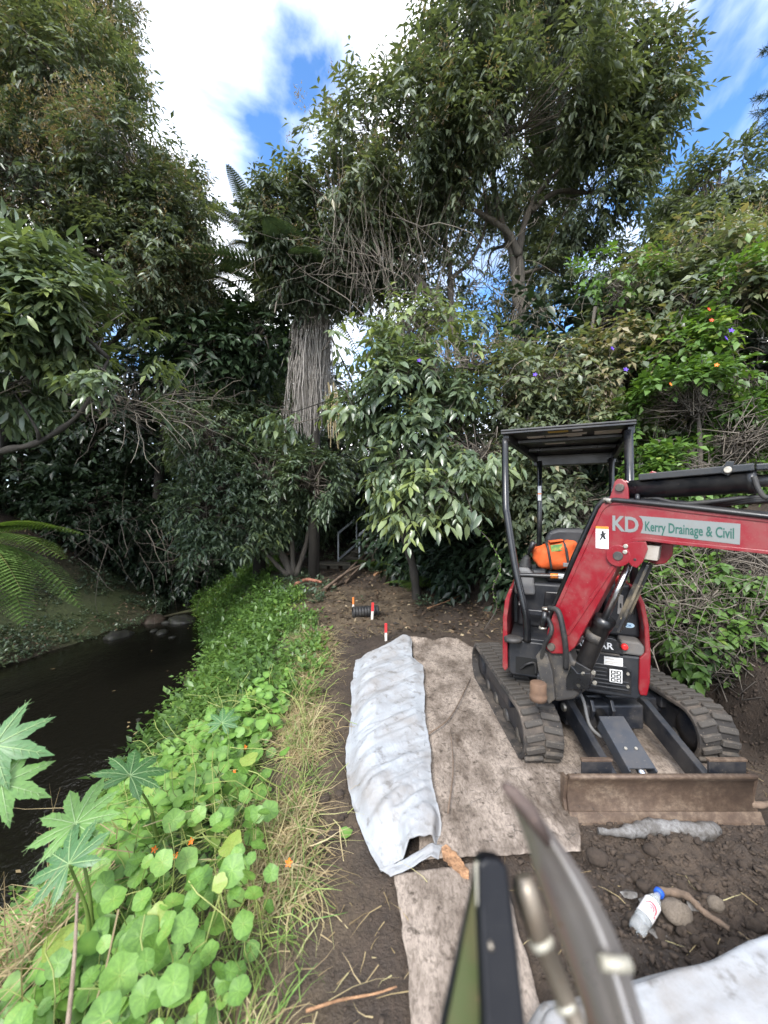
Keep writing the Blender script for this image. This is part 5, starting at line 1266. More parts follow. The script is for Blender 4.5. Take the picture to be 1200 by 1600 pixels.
for az, pt, sc in ((-.1, 10, 1.45), (-.4, -6, 1.5), (.25, 22, 1.35), (-.75, -18, 1.4), (.0, 28, 1.2), (2.2, 20, 1.3), (3.4, 15, 1.3), (.1, -14, 1.7), (-.25, -26, 1.5)): add_frond(FR_G, fn, lf, az, R(pt), sc)
for i, (px, py, d, nf, sc, lab) in enumerate(((655, 895, 8, 9, .85, 'green fern growing at the foot of the laurel trunk'), (690, 905, 7.6, 8, .75, 'green fern nearest the bare soil behind the tarp'), (585, 868, 10.6, 8, .9, 'fern drooping beside the grey handrail'), (695, 850, 8.4, 8, 1.0, 'shaded fern higher up the slope below the laurel'), (-75, 650, 7.6, 9, 1.5, 'shaded fern hanging behind the glossy leaves at left'), (735, 900, 7.3, 7, .6, 'small dark fern at the edge of the shade'))):
    p = at(px, py, d); p.z = gz(p.x, p.y) if i != 4 else p.z
    f = empty('fern', (p.x, p.y, gz(p.x, p.y)), lab, 'fern')
    if i == 4:
        mb = MB(); mb.tube([(p.x, p.y, gz(p.x, p.y)), tuple(p)], [.12, .09], 9); mb.build('trunk', M_BARKDARK, f)
    for k in range(nf): add_frond(FR_G, f, (p.x, p.y, p.z + .03), k * 6.283 / nf + random.uniform(-.3, .3), R(random.uniform(20, 55)), sc * random.uniform(.8, 1.15))

# ------------------------------------------------------------------ creek bank plants
def bank_pts(n, y0, y1, s0=0.0, s1=1.0, pw=1.0):
    """Random points on the near bank: s=0 at the path edge, 1 at the water."""
    y = y0 + (y1 - y0) * RNG.random(n) ** pw; s = s0 + (s1 - s0) * RNG.random(n)
    x = X_E(y) + (X_W(y) - X_E(y)) * s; return np.stack([x, y, ground_z(x, y)], -1), s
# small-leaved cover over the whole bank
lv = Leaves()
P, s = bank_pts(12500, 1.1, 13, -.02, .98, .9)
keep = (fbm(P * 1.7, 3) > -.03 + .0 * s) & ((s > .16) | (P[:, 1] > 3.2))
P = P[keep]
lv.sprays(P + UP * .02, RNG.normal(0, .6, P.shape) + UP * .7, 5, .08 + .22 * RNG.random(len(P)) ** 2, .062, .019, np.clip(.55 + .9 * fbm(P * .9 + 4, 3), .05, .9), .1)
o = lv.build('bank_ground_cover', M_BRIGHT); tag(o, 'low green leafy plants covering the near creek bank', 'ground cover')
lv = Leaves()
P, s = bank_pts(1700, 3.8, 12.5, .2, .98)
lv.sprays(P + UP * .03, RNG.normal(0, .5, P.shape) + UP * .6 + np.array([-.3, 0, 0]), 7, .2 + .3 * RNG.random(len(P)) ** 2, .09, .022, np.clip(.4 + .7 * fbm(P * 1.1 + 9, 3), .05, .9), .3)
o = lv.build('bank_shrubs', M_BRIGHT); tag(o, 'taller leafy growth overhanging the water along the near bank', 'ground cover', None, 'stuff')
# far bank moss tufts and leaves
lv = Leaves(); n = 5200
y = RNG.uniform(6.0, 13, n); x = X_L(y) - RNG.random(n) ** 1.3 * 2.6 - .05; P = np.stack([x, y, ground_z(x, y)], -1)
k = fbm(P * 1.2, 3) > -.05; P = P[k]
lv.sprays(P, RNG.normal(0, .5, P.shape) + UP * .6, 4, .09, .06, .016, np.clip(.3 + .6 * fbm(P + 2, 2), .05, .85), .1)
o = lv.build('far_bank_cover', M_GLOSSY); tag(o, 'sparse green growth on the shaded far bank', 'ground cover')
# around the steps and under the trees
lv = Leaves(); n = 2600
y = RNG.uniform(6.6, 13, n); x = RNG.uniform(-2.6, 2.2, n); P = np.stack([x, y, ground_z(x, y)], -1)
k = (fbm(P * .9 + 5, 3) > .02 - .1 * (y > 8.6)) & (np.abs(x + .75 + .0 * y) > .35); P = P[k]
lv.sprays(P, RNG.normal(0, .5, P.shape) + UP * .5, 5, .16, .085, .022, np.clip(.35 + .6 * fbm(P + 2, 2), .05, .85), .2)
o = lv.build('slope_ground_cover', M_GLOSSY); tag(o, 'dark green weeds around the foot of the steps', 'ground cover', None, 'stuff')

# nasturtiums: round leaves
mn, nt, bs = MATS['leaf_nasturtium'], MATS['leaf_nasturtium'].node_tree, None
def nast_mesh(name, seed, v):
    me = bpy.data.meshes.new(name); n = 18; vs = [(0, 0, -.10)]
    rg = np.random.default_rng(seed)
    for ring, rr_, zz_ in ((0, .14, -.085), (1, .58, -.035), (2, 1.0, .0)):
        for k in range(n):
            a = 2 * math.pi * k / n; w = 1 + (.07 * math.sin(a * 5 + seed) + .035 * math.sin(a * 9 + 2 * seed)) * (rr_ ** 2)
            vs.append((rr_ * w * math.cos(a) * 1.06, rr_ * w * math.sin(a), zz_ + rr_ ** 2 * .10 * math.sin(a * 2 + seed * 1.3) + .045 * rr_ * math.sin(a * 4 + seed)))
    fs = [(0, 1 + k, 1 + (k + 1) % n) for k in range(n)]
    for r_ in (0, 1): fs += [(1 + r_ * n + k, 1 + (r_ + 1) * n + k, 1 + (r_ + 1) * n + (k + 1) % n, 1 + r_ * n + (k + 1) % n) for k in range(n)]
    me.from_pydata(vs, [], fs); me.polygons.foreach_set('use_smooth', [True] * len(fs))
    vv = np.full(len(vs), v, np.float32); vv[0] = min(.94, v + .5)
    for k in range(0, n, 2): vv[1 + k] = min(.93, v + .42); vv[1 + n + k] = min(.9, v + .28)
    a = me.attributes.new('v', 'FLOAT', 'POINT'); a.data.foreach_set('value', vv)
    me.materials.append(M_NAST); return me
nm_ = [nast_mesh('leaf', i, .3 + .055 * (i % 9)) for i in range(12)] + [nast_mesh('leaf', 31, .93)]
nast = empty('nasturtium_patch', (-1.0, 1.9, gz(-1.0, 1.9)), 'patch of round leaved nasturtiums with orange flowers on the near bank', 'nasturtiums')
nl = Vector(nast.location)
cand = []
def nzone(n, y0, y1, pw):
    P, s = bank_pts(n, y0, y1, -.02, .82, pw); return P, s
def ray_ground(px, py, h):
    dx, dz = (px - 600) / 600, -(py - 800) / 600
    ds = np.linspace(.7, 8, 300); g = ground_z(ds * dx, ds) + h; k = np.argmax(CAM_Z + dz * ds <= g)
    return np.array([ds[k] * dx, ds[k], g[k] - h])
P, s, HH = [], [], []
while len(P) < 300:
    py = 1660 - 540 * RNG.random() ** .75; px = RNG.uniform(-20, 470)
    if px > 430 - .16 * (py - 1180) + RNG.normal(0, 30) or py < 1160 + .0 * px: continue
    h = .05 + .24 * RNG.random() ** 1.2; q = ray_ground(px, py, h); ss = (X_E(q[1]) - q[0]) / (X_E(q[1]) - X_W(q[1]))
    if ss > .9 or ss < .02: continue
    P.append(q); s.append(ss); HH.append(h)
P = np.array(P)
P2, s2 = nzone(3200, 1.0, 5.8, 1.0); s2 = .13 + .87 * s2; P2[:, 0] = X_E(P2[:, 1]) + (X_W(P2[:, 1]) - X_E(P2[:, 1])) * s2; P2[:, 2] = ground_z(P2[:, 0], P2[:, 1])
stem_p, stem_r = [], []
cnt = 0
for i in range(len(P)):
    p = P[i]; h = HH[i]
    r = RNG.choice([.028, .036, .045, .053, .064], p=[.25, .3, .25, .14, .06]) * RNG.uniform(.75, 1.0) * (1.0 if p[1] > 1.5 else .95)
    tip = Vector((p[0] + RNG.normal(0, .03), p[1] + RNG.normal(0, .03), p[2] + h))
    nrm = Vector((RNG.normal(.12, .42), RNG.normal(-.34, .42), 1)).normalized()
    o = bpy.data.objects.new('leaf', nm_[12 if i % 40 == 7 else i % 12]); COL.objects.link(o); o.parent = nast
    o.location = tip - nl; o.rotation_euler = nrm.to_track_quat('Z', 'X').to_euler(); o.rotation_euler.rotate_axis('Z', RNG.random() * 6)
    o.scale = (r, r, r); cnt += 1
    b = np.array([p[0] + RNG.normal(0, .07), p[1] + RNG.normal(0, .07), p[2]]); tt = np.array(tip) - np.array(nrm) * r * .1
    stem_p.append(np.stack([b, b * .7 + tt * .3 + RNG.normal(0, .02, 3), b * .3 + tt * .7 + RNG.normal(0, .015, 3), tt])); stem_r.append(np.linspace(.0028, .0018, 4))
# smaller ones further off: one mesh
V, Fc, vv = [], [], []; off = 0
for i in range(len(P2)):
    p = P2[i]
    if fbm(p * 1.5 + 3, 2) < -.05 + .1 * max(0, p[1] - 3): continue
    h = (.05 + .2 * RNG.random()) * (.3 + .7 * sstep(0, .25, s2[i])); r = RNG.uniform(.022, .045)
    nrm = Vector((RNG.normal(.05, .3), RNG.normal(-.28, .3), 1)).normalized(); q = nrm.to_track_quat('Z', 'X').to_matrix()
    NS = 14; a = np.arange(NS) * 2 * np.pi / NS
    ring = np.stack([np.cos(a), np.sin(a), .12 * np.sin(2 * a + i)], -1) * (r * (1 + .07 * np.sin(3 * a + i) + .05 * np.sin(5 * a + 2 * i)))[:, None]
    ring = ring @ np.array(q).T + p + UP * h
    V.append(np.vstack([p + UP * h - np.array(nrm) * r * .12, ring])); Fc.append(np.stack([np.zeros(NS, int), 1 + np.arange(NS), 1 + (np.arange(NS) + 1) % NS], -1) + off); off += NS + 1
    b_ = np.clip(RNG.normal(.45, .17), .05, .9); vv.append(np.r_[.9, np.clip(b_ + .12 * (np.arange(NS) % 2), 0, .92)])
o = np_mesh('far_leaves', np.concatenate(V), np.concatenate(Fc), M_NAST, nast, attrs={'v': np.concatenate(vv)}, smooth=True); o['kind'] = 'stuff'
np_tubes('stems', np.array(stem_p), np.array(stem_r), leaf_mat('stem_green', [(0, (.12, .18, .04)), (1, (.3, .33, .1))], .5, .1), nast, 4)
P, s = bank_pts(900, 1.0, 3.6, .0, .7, .9)
np_tubes('trailing_stems', wander(P + UP * .04, RNG.normal(0, 1, P.shape) * np.array([1, 1, .35]) + UP * .15, .22 + .3 * RNG.random(len(P)), 8, .25, .06), np.full((len(P), 8), .0024), MATS['stem_green'], nast, 4)
fo = flower_mesh('flower', 5, .017); fo.materials.append(M_OPETAL)
for px, py, z in ((366, 1216, -.02), (298, 1327, -.05), (275, 1351, -.08), (451, 1363, .05), (241, 1340, -.1), (383, 1177, -.05)):
    p = onz(px, py, z); p.z = max(z, gz(p.x, p.y) + .1); p = onz(px, py, p.z)
    o = bpy.data.objects.new('flower', fo); COL.objects.link(o); o.parent = nast; o.location = p + Vector((0, 0, .04)) - nl; o.rotation_euler = (R(55), 0, random.uniform(-1, 1))
    mb = MB(); mb.tube([p + Vector((.01, .02, -.12)), p + Vector((0, .01, .03))], .002, 4); mb.build('flower_stem', MATS['stem_green'], nast)
lv = Leaves(); n = 16; y = RNG.uniform(2, 10, n); x = X_W(y) - .2 - 2.5 * RNG.random(n) ** 2; lv.add(np.stack([x, y, np.full(n, WATER_Z + .012)], -1), RNG.normal(0, 1, (n, 3)) * np.array([1, 1, .02]), UP + 0 * np.zeros((n, 3)), RNG.uniform(.04, .09, n), .014, RNG.uniform(0, .5, n), curl=.0, fold=.02)
o = lv.build('floating_leaves', M_STRAW, water)
# dry grass along the path edge, green grass tufts
def blades(name, P, D, L, W, v, mat, bend=.6, m=4, label=None, cat=None, parent=None):
    n = len(P); paths = wander(P, D, L, m, .22, bend * .3)
    T = unit(np.gradient(paths, axis=1)); S = unit(np.cross(T, UP + RNG.normal(0, .3, (n, 1, 3)) * np.ones((1, m, 1))))
    w = np.linspace(1, .1, m)[None, :, None] * np.broadcast_to(W, (n,))[:, None, None]
    V = np.stack([paths - S * w, paths + S * w], 2).reshape(-1, 3)
    b = (np.arange(n)[:, None] * m + np.arange(m - 1)[None]) * 2
    F = np.stack([b, b + 1, b + 3, b + 2], -1).reshape(-1, 4)
    o = np_mesh(name, V, F, mat, parent, attrs={'v': np.repeat(v, m * 2)})
    o['kind'] = 'stuff'
    if label: tag(o, label, cat)
    return o
n = 8500; y = .9 + 4.2 * RNG.random(n) ** 1.2; x = X_E(y) - .26 + .38 * RNG.normal(.45, .3, n) * (.7 + .2 * y / 3); P = np.stack([x, y, ground_z(x, y) + .005 + .04 * RNG.random(n)], -1)
k = fbm(P * 2.2 + 8, 3) > -.08; P = P[k]; n = len(P)
blades('dry_grass', P, np.stack([RNG.normal(.15, .7, n), RNG.normal(-.3, .7, n), RNG.random(n) * .35], -1), .10 + .24 * RNG.random(n), .0018 + .0018 * RNG.random(n), np.clip(RNG.normal(.6, .2, n), 0, .84), M_STRAW, .7, 5, 'dry straw coloured grass lying along the path edge', 'dry grass')
n = 2200; y = .9 + 5 * RNG.random(n) ** 1.1; x = X_E(y) - .4 + .45 * RNG.random(n); P = np.stack([x, y, ground_z(x, y)], -1)
k = fbm(P * 2.6 + 1, 3) > .02; P = P[k]; n = len(P)
blades('green_grass', P, np.stack([RNG.normal(.2, .5, n), RNG.normal(-.1, .5, n), .4 + RNG.random(n) * .6], -1), .10 + .16 * RNG.random(n), .0022 + .002 * RNG.random(n), np.clip(RNG.normal(.95, .05, n), .85, 1), M_STRAW, .7, 5, 'tufts of green grass between the straw and the nasturtiums', 'grass')
# straw heap at the far lower left and litter on the soil
n = 900; P = np.stack([RNG.normal(-1.75, .2, n), RNG.normal(1.5, .25, n), 0 * np.zeros(n)], -1); P[:, 2] = ground_z(P[:, 0], P[:, 1]) + .15 + .2 * RNG.random(n)
blades('straw_clump', P, np.stack([RNG.normal(-.3, .4, n), RNG.normal(-.2, .5, n), -.5 + RNG.random(n)], -1), .4 + .3 * RNG.random(n), .003, np.clip(RNG.normal(.45, .15, n), 0, .8), M_STRAW, .8, 5, 'pale dry grass clump hanging over the water at lower left', 'dry grass')
n = 2300; y = 1.1 + 7.5 * RNG.random(n); x = np.where(RNG.random(n) < .55, X_E(y) + .9 * RNG.random(n), RNG.uniform(.6, 2.6, n)); P = np.stack([x, y, ground_z(x, y) + .012], -1)
k = ~((x > .0) & (x < 2.15) & (y > 1.72) & (y < 4.7)) & ~((x > -.35) & (x < .4) & (y > 1.65) & (y < 4.8)) & ~((x > .35) & (y < 1.4)); P = P[k]; n = len(P)
blades('ground_litter', P, np.stack([RNG.normal(0, 1, n), RNG.normal(0, 1, n), .05 * RNG.random(n)], -1), .05 + .16 * RNG.random(n) ** 2, .0022, np.clip(RNG.normal(.4, .25, n), 0, .82), M_STRAW, .15, 4, 'bits of dead stem and straw scattered on the soil', 'litter')
n = 420; P = np.stack([RNG.uniform(.1, 1.3, n), RNG.uniform(1.8, 4.4, n), np.full(n, .055)], -1)
blades('fabric_litter', P, np.stack([RNG.normal(0, 1, n), RNG.normal(0, 1, n), 0 * np.zeros(n)], -1), .03 + .12 * RNG.random(n) ** 2.5, .0016, np.clip(RNG.normal(.15, .12, n), 0, .6), M_TWIG, .02, 4, 'dark twigs and stem bits lying on the muddy sheet', 'litter')

# fallen leaves under the trees and on the far bank
lv = Leaves(); n = 9000
y = RNG.uniform(4.4, 14, n); left = RNG.random(n) < .5
x = np.where(left, X_L(y) - .1 - 4 * RNG.random(n), X_E(y) + (X_R(y) + 1.6 - X_E(y)) * RNG.random(n)); P = np.stack([x, y, ground_z(x, y) + .012], -1)
k = ~((x > -.4) & (x < 2.2) & (y < 4.9)); P = P[k]; n = len(P)
lv.add(P, RNG.normal(0, 1, P.shape) * np.array([1, 1, .25]), UP + RNG.normal(0, .3, P.shape), RNG.uniform(.05, .12, n), RNG.uniform(.012, .026, n), RNG.random(n))
o = lv.build('leaf_litter', leaf_mat('fallen_leaf', [(0, (.022, .016, .011)), (.5, (.07, .045, .028)), (.85, (.15, .1, .06)), (1, (.3, .24, .15))], .7, .05)); tag(o, 'brown fallen leaves lying on the soil under the trees', 'leaf litter')
# castor plants ---------------------------------------------------------------------------------
def castor_mesh(name, lobes=8, seed=1, slim=1.0):
    rg = np.random.default_rng(seed); vs = [(0, 0, 0)]; fs = []; veins = MB()
    span = R(310); a0 = -span / 2
    outline = []
    for k in range(lobes):
        ac = a0 + span * (k + .5) / lobes; ln = (1.0 - .42 * abs((k + .5) / lobes - .5) * 1.6) * rg.uniform(.93, 1.05); hw = span / lobes / 2
        pr = [(-1, .42), (-.86, .54), (-.8, .53), (-.74 * slim, .67), (-.64 * slim, .66), (-.52 * slim, .82), (-.36 * slim, .82), (0, 1.02), (.36 * slim, .82), (.52 * slim, .82), (.64 * slim, .66), (.74 * slim, .67), (.8, .53), (.86, .54)]
        for q, r_ in pr: outline.append((ac + q * hw, r_ * (ln if r_ > .4 else 1), abs(q)))
    outline.append((a0 + span, .42, 1))
    for a, r_, q in outline:
        z = .16 * r_ - .30 * r_ ** 2 - .07 * q * r_
        vs.append((r_ * math.cos(a), r_ * math.sin(a), z))
    n = len(outline); fs = [(0, 1 + i, 2 + i) for i in range(n - 1)]
    me = bpy.data.meshes.new(name); me.from_pydata(vs, [], fs)
    bm = bmesh.new(); bm.from_mesh(me); bmesh.ops.subdivide_edges(bm, edges=[e for e in bm.edges if any(v.index == 0 for v in e.verts)], cuts=2)
    bmesh.ops.triangulate(bm, faces=[f for f in bm.faces if len(f.verts) > 4])
    for v in bm.verts:
        r_ = math.hypot(v.co.x, v.co.y); a = math.atan2(v.co.y, v.co.x); u = ((a - a0) / span * lobes) % 1
        v.co.z = .16 * r_ - .30 * r_ ** 2 - .05 * abs(u - .5) * 2 * r_ + .012 * math.sin(r_ * 40)*r_
    bm.to_mesh(me); bm.free(); me.polygons.foreach_set('use_smooth', [True] * len(me.polygons))
    for k in range(lobes):
        ac = a0 + span * (k + .5) / lobes; pts = [(r_ * math.cos(ac), r_ * math.sin(ac), .16 * r_ - .30 * r_ ** 2 + .006) for r_ in (0, .3, .6, .9)]
        veins.tube(pts, [.014, .011, .008, .004], 4)
        for r_ in (.32, .46, .6, .74):
            for sg in (-1, 1):
                p = Vector((r_ * math.cos(ac), r_ * math.sin(ac), .16 * r_ - .3 * r_ ** 2 + .004)); a2 = ac + sg * .16 * (1.05 - r_) * 2.1; r2 = r_ + .13
                veins.tube([p, (r2 * math.cos(a2), r2 * math.sin(a2), .16 * r2 - .30 * r2 ** 2 - .012)], [.005, .002], 3)
    return me, veins.mesh('veins')
M_VEIN = plain('pale_vein', (.22, .33, .14), .5)
def castor(label, leaves, base, v, lobes=8, slim=1.0, seed=1):
    root = empty('castor_plant', base, label, 'castor plant'); bl = Vector(base)
    me, ve = castor_mesh('leaf', lobes, seed, slim)
    top = bl.copy()
    for i, (p, r_, nrm, spin, vv_) in enumerate(leaves):
        m2 = me.copy(); a = m2.attributes.new('v', 'FLOAT', 'POINT'); a.data.foreach_set('value', np.clip(np.full(len(m2.vertices), vv_) + RNG.normal(0, .05, len(m2.vertices)), 0, 1).astype(np.float32)); m2.materials.clear(); m2.materials.append(M_CASTOR)
        o = bpy.data.objects.new('leaf', m2); COL.objects.link(o); o.parent = root
        o.location = Vector(p) - bl; o.rotation_euler = Vector(nrm).normalized().to_track_quat('Z', 'Y').to_euler(); o.rotation_euler.rotate_axis('Z', spin); o.scale = (r_,) * 3
        v2 = bpy.data.objects.new('veins', ve); COL.objects.link(v2); v2.parent = o
        if not v2.data.materials: v2.data.materials.append(M_VEIN)
        mid = bl.lerp(Vector(p), .45) + Vector((0, 0, .1)); hub = bl + (Vector(p) - bl) * .3 + Vector((0, 0, .05))
        mb = MB(); mb.tube(curve_pts([bl, hub, mid, Vector(p)], 18), [.012 - .008 * k / 18 for k in range(19)], 6); mb.build('leaf_stalk', MATS['stem_green'], root)
    return root
def gbase(x, y): return (x, y, gz(x, y) - .02)
castor('big castor plant with two star shaped leaves above the nasturtiums', [(at(118, 1287, 1.62), .2, (.05, -.5, 1), 1.9, .95), (at(108, 1350, 1.5), .175, (-.1, -.6, .8), 2.6, .2)], gbase(-1.15, 1.55), .6, 8)
castor('castor plant with one drooping leaf beside the water edge', [(at(203, 1212, 1.95), .21, (.35, -.1, 1), .4, .35)], gbase(-1.2, 2.1), .5, 8, 1, 4)
castor('small castor seedling further along the bank', [(at(347, 1130, 2.75), .145, (.1, -.55, 1), 1.4, .25)], gbase(-1.1, 2.85), .4, 8, 1, 7)
castor('castor plant with narrow leaf fingers cut off by the left edge', [(at(-8, 1165, 1.5), .2, (.25, -.75, .7), -.3, .35), (at(2, 1225, 1.45), .17, (.4, -.5, .5), -.6, .9)], gbase(-1.65, 1.5), .4, 7, .62, 9)
mb = MB(); mb.tube(curve_pts([at(104, 1625, 1.12), at(116, 1500, 1.22), at(121, 1395, 1.33)], 12), [.0075 - .0003 * k for k in range(13)], 7)
o = mb.build('plant_stalk', bark_mat('stalk_brown', (.12, .085, .06), (.26, .2, .15), 30)); tag(o, 'bare brown stalk standing in front of the nasturtiums', 'stalk')
# ------------------------------------------------------------------ steps with handrails
M_RAIL = painted('galvanised_rail', (0.42, 0.45, 0.48), .45, (.1, .1, .08), .4, 6, metal=.4)
M_TIMBER = painted('weathered_timber', (0.13, 0.115, 0.09), .85, (.04, .04, .025), .7, 6, bmp=.4)
l0 = at(528.5, 880, 11.5); sd = Vector((.76, .64, 0)).normalized(); rt = Vector((.64, -.76, 0)).normalized()
stp = empty('garden_steps', l0, 'dark timber steps with grey metal handrails climbing into the trees', 'steps')
rise, run = .17, .26
for k in range(9):
    a = l0 + sd * (run * k + .05) + Vector((0, 0, rise * k - .02)); b = a + rt * .85
    mb = MB(); mb.bar(a, b, .24, .045); mb.build('tread', M_TIMBER, stp, .004)
for s in (0, .85):
    a = l0 + rt * s + Vector((0, 0, -.15)); b = a + sd * run * 9 + Vector((0, 0, rise * 9)); mb = MB(); mb.bar(a, b, .05, .2); mb.build('stringer', M_TIMBER, stp, .004)
def handrail(o0, n, h):
    o0 = Vector(o0); sl = sd * run + Vector((0, 0, rise))
    top = []
    for k in range(n):
        p = o0 + sl * (2.6 * k); mb = MB(); mb.bar(p, p + Vector((0, 0, h)), .045, .045); mb.build('rail_post', M_RAIL, stp, .003)
    e = o0 + sl * 2.6 * (n - 1)
    for dz in (h, .1): mb = MB(); mb.bar(o0 + Vector((0, 0, dz)), e + Vector((0, 0, dz)), .05, .05); mb.build('hand_rail', M_RAIL, stp, .003)
handrail(l0, 4, .9); handrail(l0 + rt * .85 + (sd * run + Vector((0, 0, rise))) * .6, 4, .78)
# landing boards at the foot
ld = empty('timber_landing', at(520, 893, 11), 'low timber landing at the foot of the steps', 'landing')
for k in range(3):
    a = at(497, 892, 11.1 - .14 * k); b = at(548, 891, 11.0 - .14 * k); a.z = b.z = max(gz(a.x, a.y), gz(b.x, b.y)) + .14; mb = MB(); mb.bar(a, b, .13, .04); mb.build('plank', M_TIMBER, ld, .004)
for px in (504, 522, 542):
    a = at(px, 893, 10.85); mb = MB(); g = gz(a.x, a.y); mb.box(a.x - .12, a.x + .12, a.y - .04, a.y + .04, g - .05, g + .118); mb.build('support_block', M_TIMBER, ld, .004)

# ------------------------------------------------------------------ survey pegs, pipe, sticks
M_PEGWHITE = painted('peg_white', (0.62, 0.58, 0.53), .7, (.25, .17, .1), .5, 20)
M_PEGRED = painted('peg_red', (0.55, 0.02, 0.025), .6, (.3, .1, .07), .4, 20)
M_PEGORANGE = painted('peg_orange', (0.6, 0.17, 0.03), .6, (.3, .15, .07), .4, 20)
for px, py, hpx, w, m, tilt, lab in ((603, 1001, 27, .03, M_PEGRED, .0, 'white survey peg with red top nearest the white cloth'), (581, 967, 26, .035, M_PEGRED, .06, 'white survey peg with red top leaning in front of the black pipe'), (552, 953, 21, .028, M_PEGORANGE, 0, 'short survey peg with orange top behind the black pipe')):
    p = onz(px, py); g = gz(p.x, p.y); h = hpx / 600 * p.y
    e = empty('survey_peg', (p.x, p.y, g), lab, 'survey peg')
    top = Vector((p.x + tilt * h, p.y, g + h)); b = Vector((p.x, p.y, g - .05)); md = b.lerp(top, .58)
    mb = MB(); mb.bar(b, md, w, w); mb.build('shaft', M_PEGWHITE, e, .002)
    mb = MB(); mb.bar(md, top, w + .002, w + .002); mb.build('painted_top', m, e, .002)
p = onz(571, 962); g = gz(p.x, p.y)
pp = empty('pipe_offcut', (p.x, p.y, g), 'short ribbed black pipe offcut lying by the survey pegs', 'pipe')
mb = MB(); pr = []
for k in range(9): pr += [(k * .045, .088), (k * .045 + .012, .1), (k * .045 + .032, .1), (k * .045 + .044, .088)]
ax = Vector((1, .25, 0)).normalized(); o0 = Vector((p.x, p.y, g + .082)) - ax * .2
mb.tube([o0 + ax * q[0] for q in pr], [q[1] * .88 for q in pr], 22, cap=False)
mb.tube([o0 + ax * q[0] for q in pr[::-1]], [.068 for q in pr], 22, cap=False)
mb.build('pipe_wall', M_HOSE, pp)
M_LOG = bark_mat('log_brown', (.07, .05, .035), (.17, .12, .085), 14)
M_PALEWOOD = bark_mat('split_wood', (.12, .06, .03), (.34, .19, .1), 30)
def stick(name, lab, cat, pts, r, mat=M_LOG, sides=7):
    cp = curve_pts([Vector(q) for q in pts], 6 * (len(pts) - 1)); mb = MB(); n = len(cp)
    mb.tube(cp, [r * (1 - .45 * k / n) * (1 + .12 * math.sin(k * 2.1)) for k in range(n)], sides); o = mb.build(name, mat); return tag(o, lab, cat)
def og(px, py, dz=.02):
    p = onz(px, py); p.z = gz(p.x, p.y) + dz; return p
stick('stick', 'brown branch lying behind the stone and the bottle', 'stick', [og(1030, 1392, .03), og(1070, 1405, .05), og(1100, 1425, .04), og(1140, 1452, .03)], .017)
stick('stick', 'short broken stick end by the right tip of the blade', 'stick', [og(1165, 1268, .05), og(1185, 1275, .06), og(1215, 1272, .06)], .022)
stick('stick', 'long thin straw pale stick on the far soil', 'stick', [og(668, 955, .06), og(700, 945, .08), og(722, 936, .1)], .012, M_PALEWOOD)
stick('stick', 'thin twig lying across the muddy sheet', 'stick', [onz(665, 1150, .06), onz(705, 1118, .065), onz(735, 1060, .06)], .006)
stick('stick', 'forked dark twig along the seam of the sheets', 'stick', [onz(700, 1270, .06), onz(708, 1200, .065), onz(704, 1140, .06)], .005)
stick('stick', 'thin bent twig on the soil at the bottom edge', 'stick', [og(478, 1588, .02), og(530, 1574, .03), og(585, 1562, .02), og(620, 1553, .03)], .0045, M_PALEWOOD)
stick('fallen_branch', 'fallen pale branch on the slope below the steps', 'branch', [og(585, 905, .1), og(612, 893, .18), og(650, 885, .2)], .03, M_PALEWOOD)
stick('dead_frond', 'red brown dead palm frond lying on the grass', 'dead frond', [og(462, 918, .06), og(480, 914, .12), og(503, 915, .08)], .05, bark_mat('frond_red', (.16, .06, .04), (.32, .14, .09), 12))
for k, (a, b) in enumerate((((540, 912), (600, 868)), ((520, 920), (580, 880)), ((505, 925), (590, 890)))):
    stick('dead_frond', ('long', 'middle', 'lowest')[k] + ' brown dead frond heaped at the foot of the steps', 'dead frond', [og(*a, .05), og((a[0] + b[0]) / 2, (a[1] + b[1]) / 2, .25), og(*b, .3)], .035, M_LOG)
# split wood chip by the sheet end
mb = MB(); a, b = og(694, 1338, .04), og(733, 1383, .03); ax = (b - a).normalized(); sx = ax.cross(HZ).normalized()
outl = [(0, -.012), (.0, .02), (.03, .035), (.08, .03), (.14, .018), (.15, 0), (.13, -.02), (.07, -.028), (.02, -.022)]
L = (b - a).length / .15
mb.prism([(q[0] * L, q[1] * .9) for q in outl], a, ax, sx, HZ, -.015, .014); o = mb.build('wood_chip', M_PALEWOOD, None, .003); sb_ = o.modifiers.new('s', 'SUBSURF'); sb_.subdivision_type = 'SIMPLE'; sb_.levels = sb_.render_levels = 4; dm = o.modifiers.new('rough', 'DISPLACE'); tx2 = bpy.data.textures.new('splinter', 'CLOUDS'); tx2.noise_scale = .02; dm.texture = tx2; dm.strength = .014; tag(o, 'split orange wood chunk beside the end of the white cloth', 'wood piece')
# stones
for px, py, r, lab, m in ((1057, 1432, .052, 'brown grey stone next to the plastic bottle', M_STONE), (1118, 1412, .03, 'small pale stone on the dug soil near the branch', M_STONE), (935, 1345, .045, 'round clay lump under the plastic roll end', M_CLOD), (975, 1352, .03, 'small clay lump right of the round one', M_CLOD)):
    p = og(px, py, r * .4); o = put('stone', rock_mesh('stone', px, 3, .3, .8), m); o.location = p; o.scale = (r, r * .95, r * .9); tag(o, lab, 'stone')
# loose green leaf on the soil
lv = Leaves(); p = np.array([og(530, 1312, .02)]); lv.add(p, np.array([[.7, .4, .1]]), np.array([[0, -.4, 1.0]]), .075, .03, .5, rich=True); o = lv.build('loose_leaf', M_NAST, None, None); tag(o, 'single green leaf dropped on the bare soil', 'leaf')

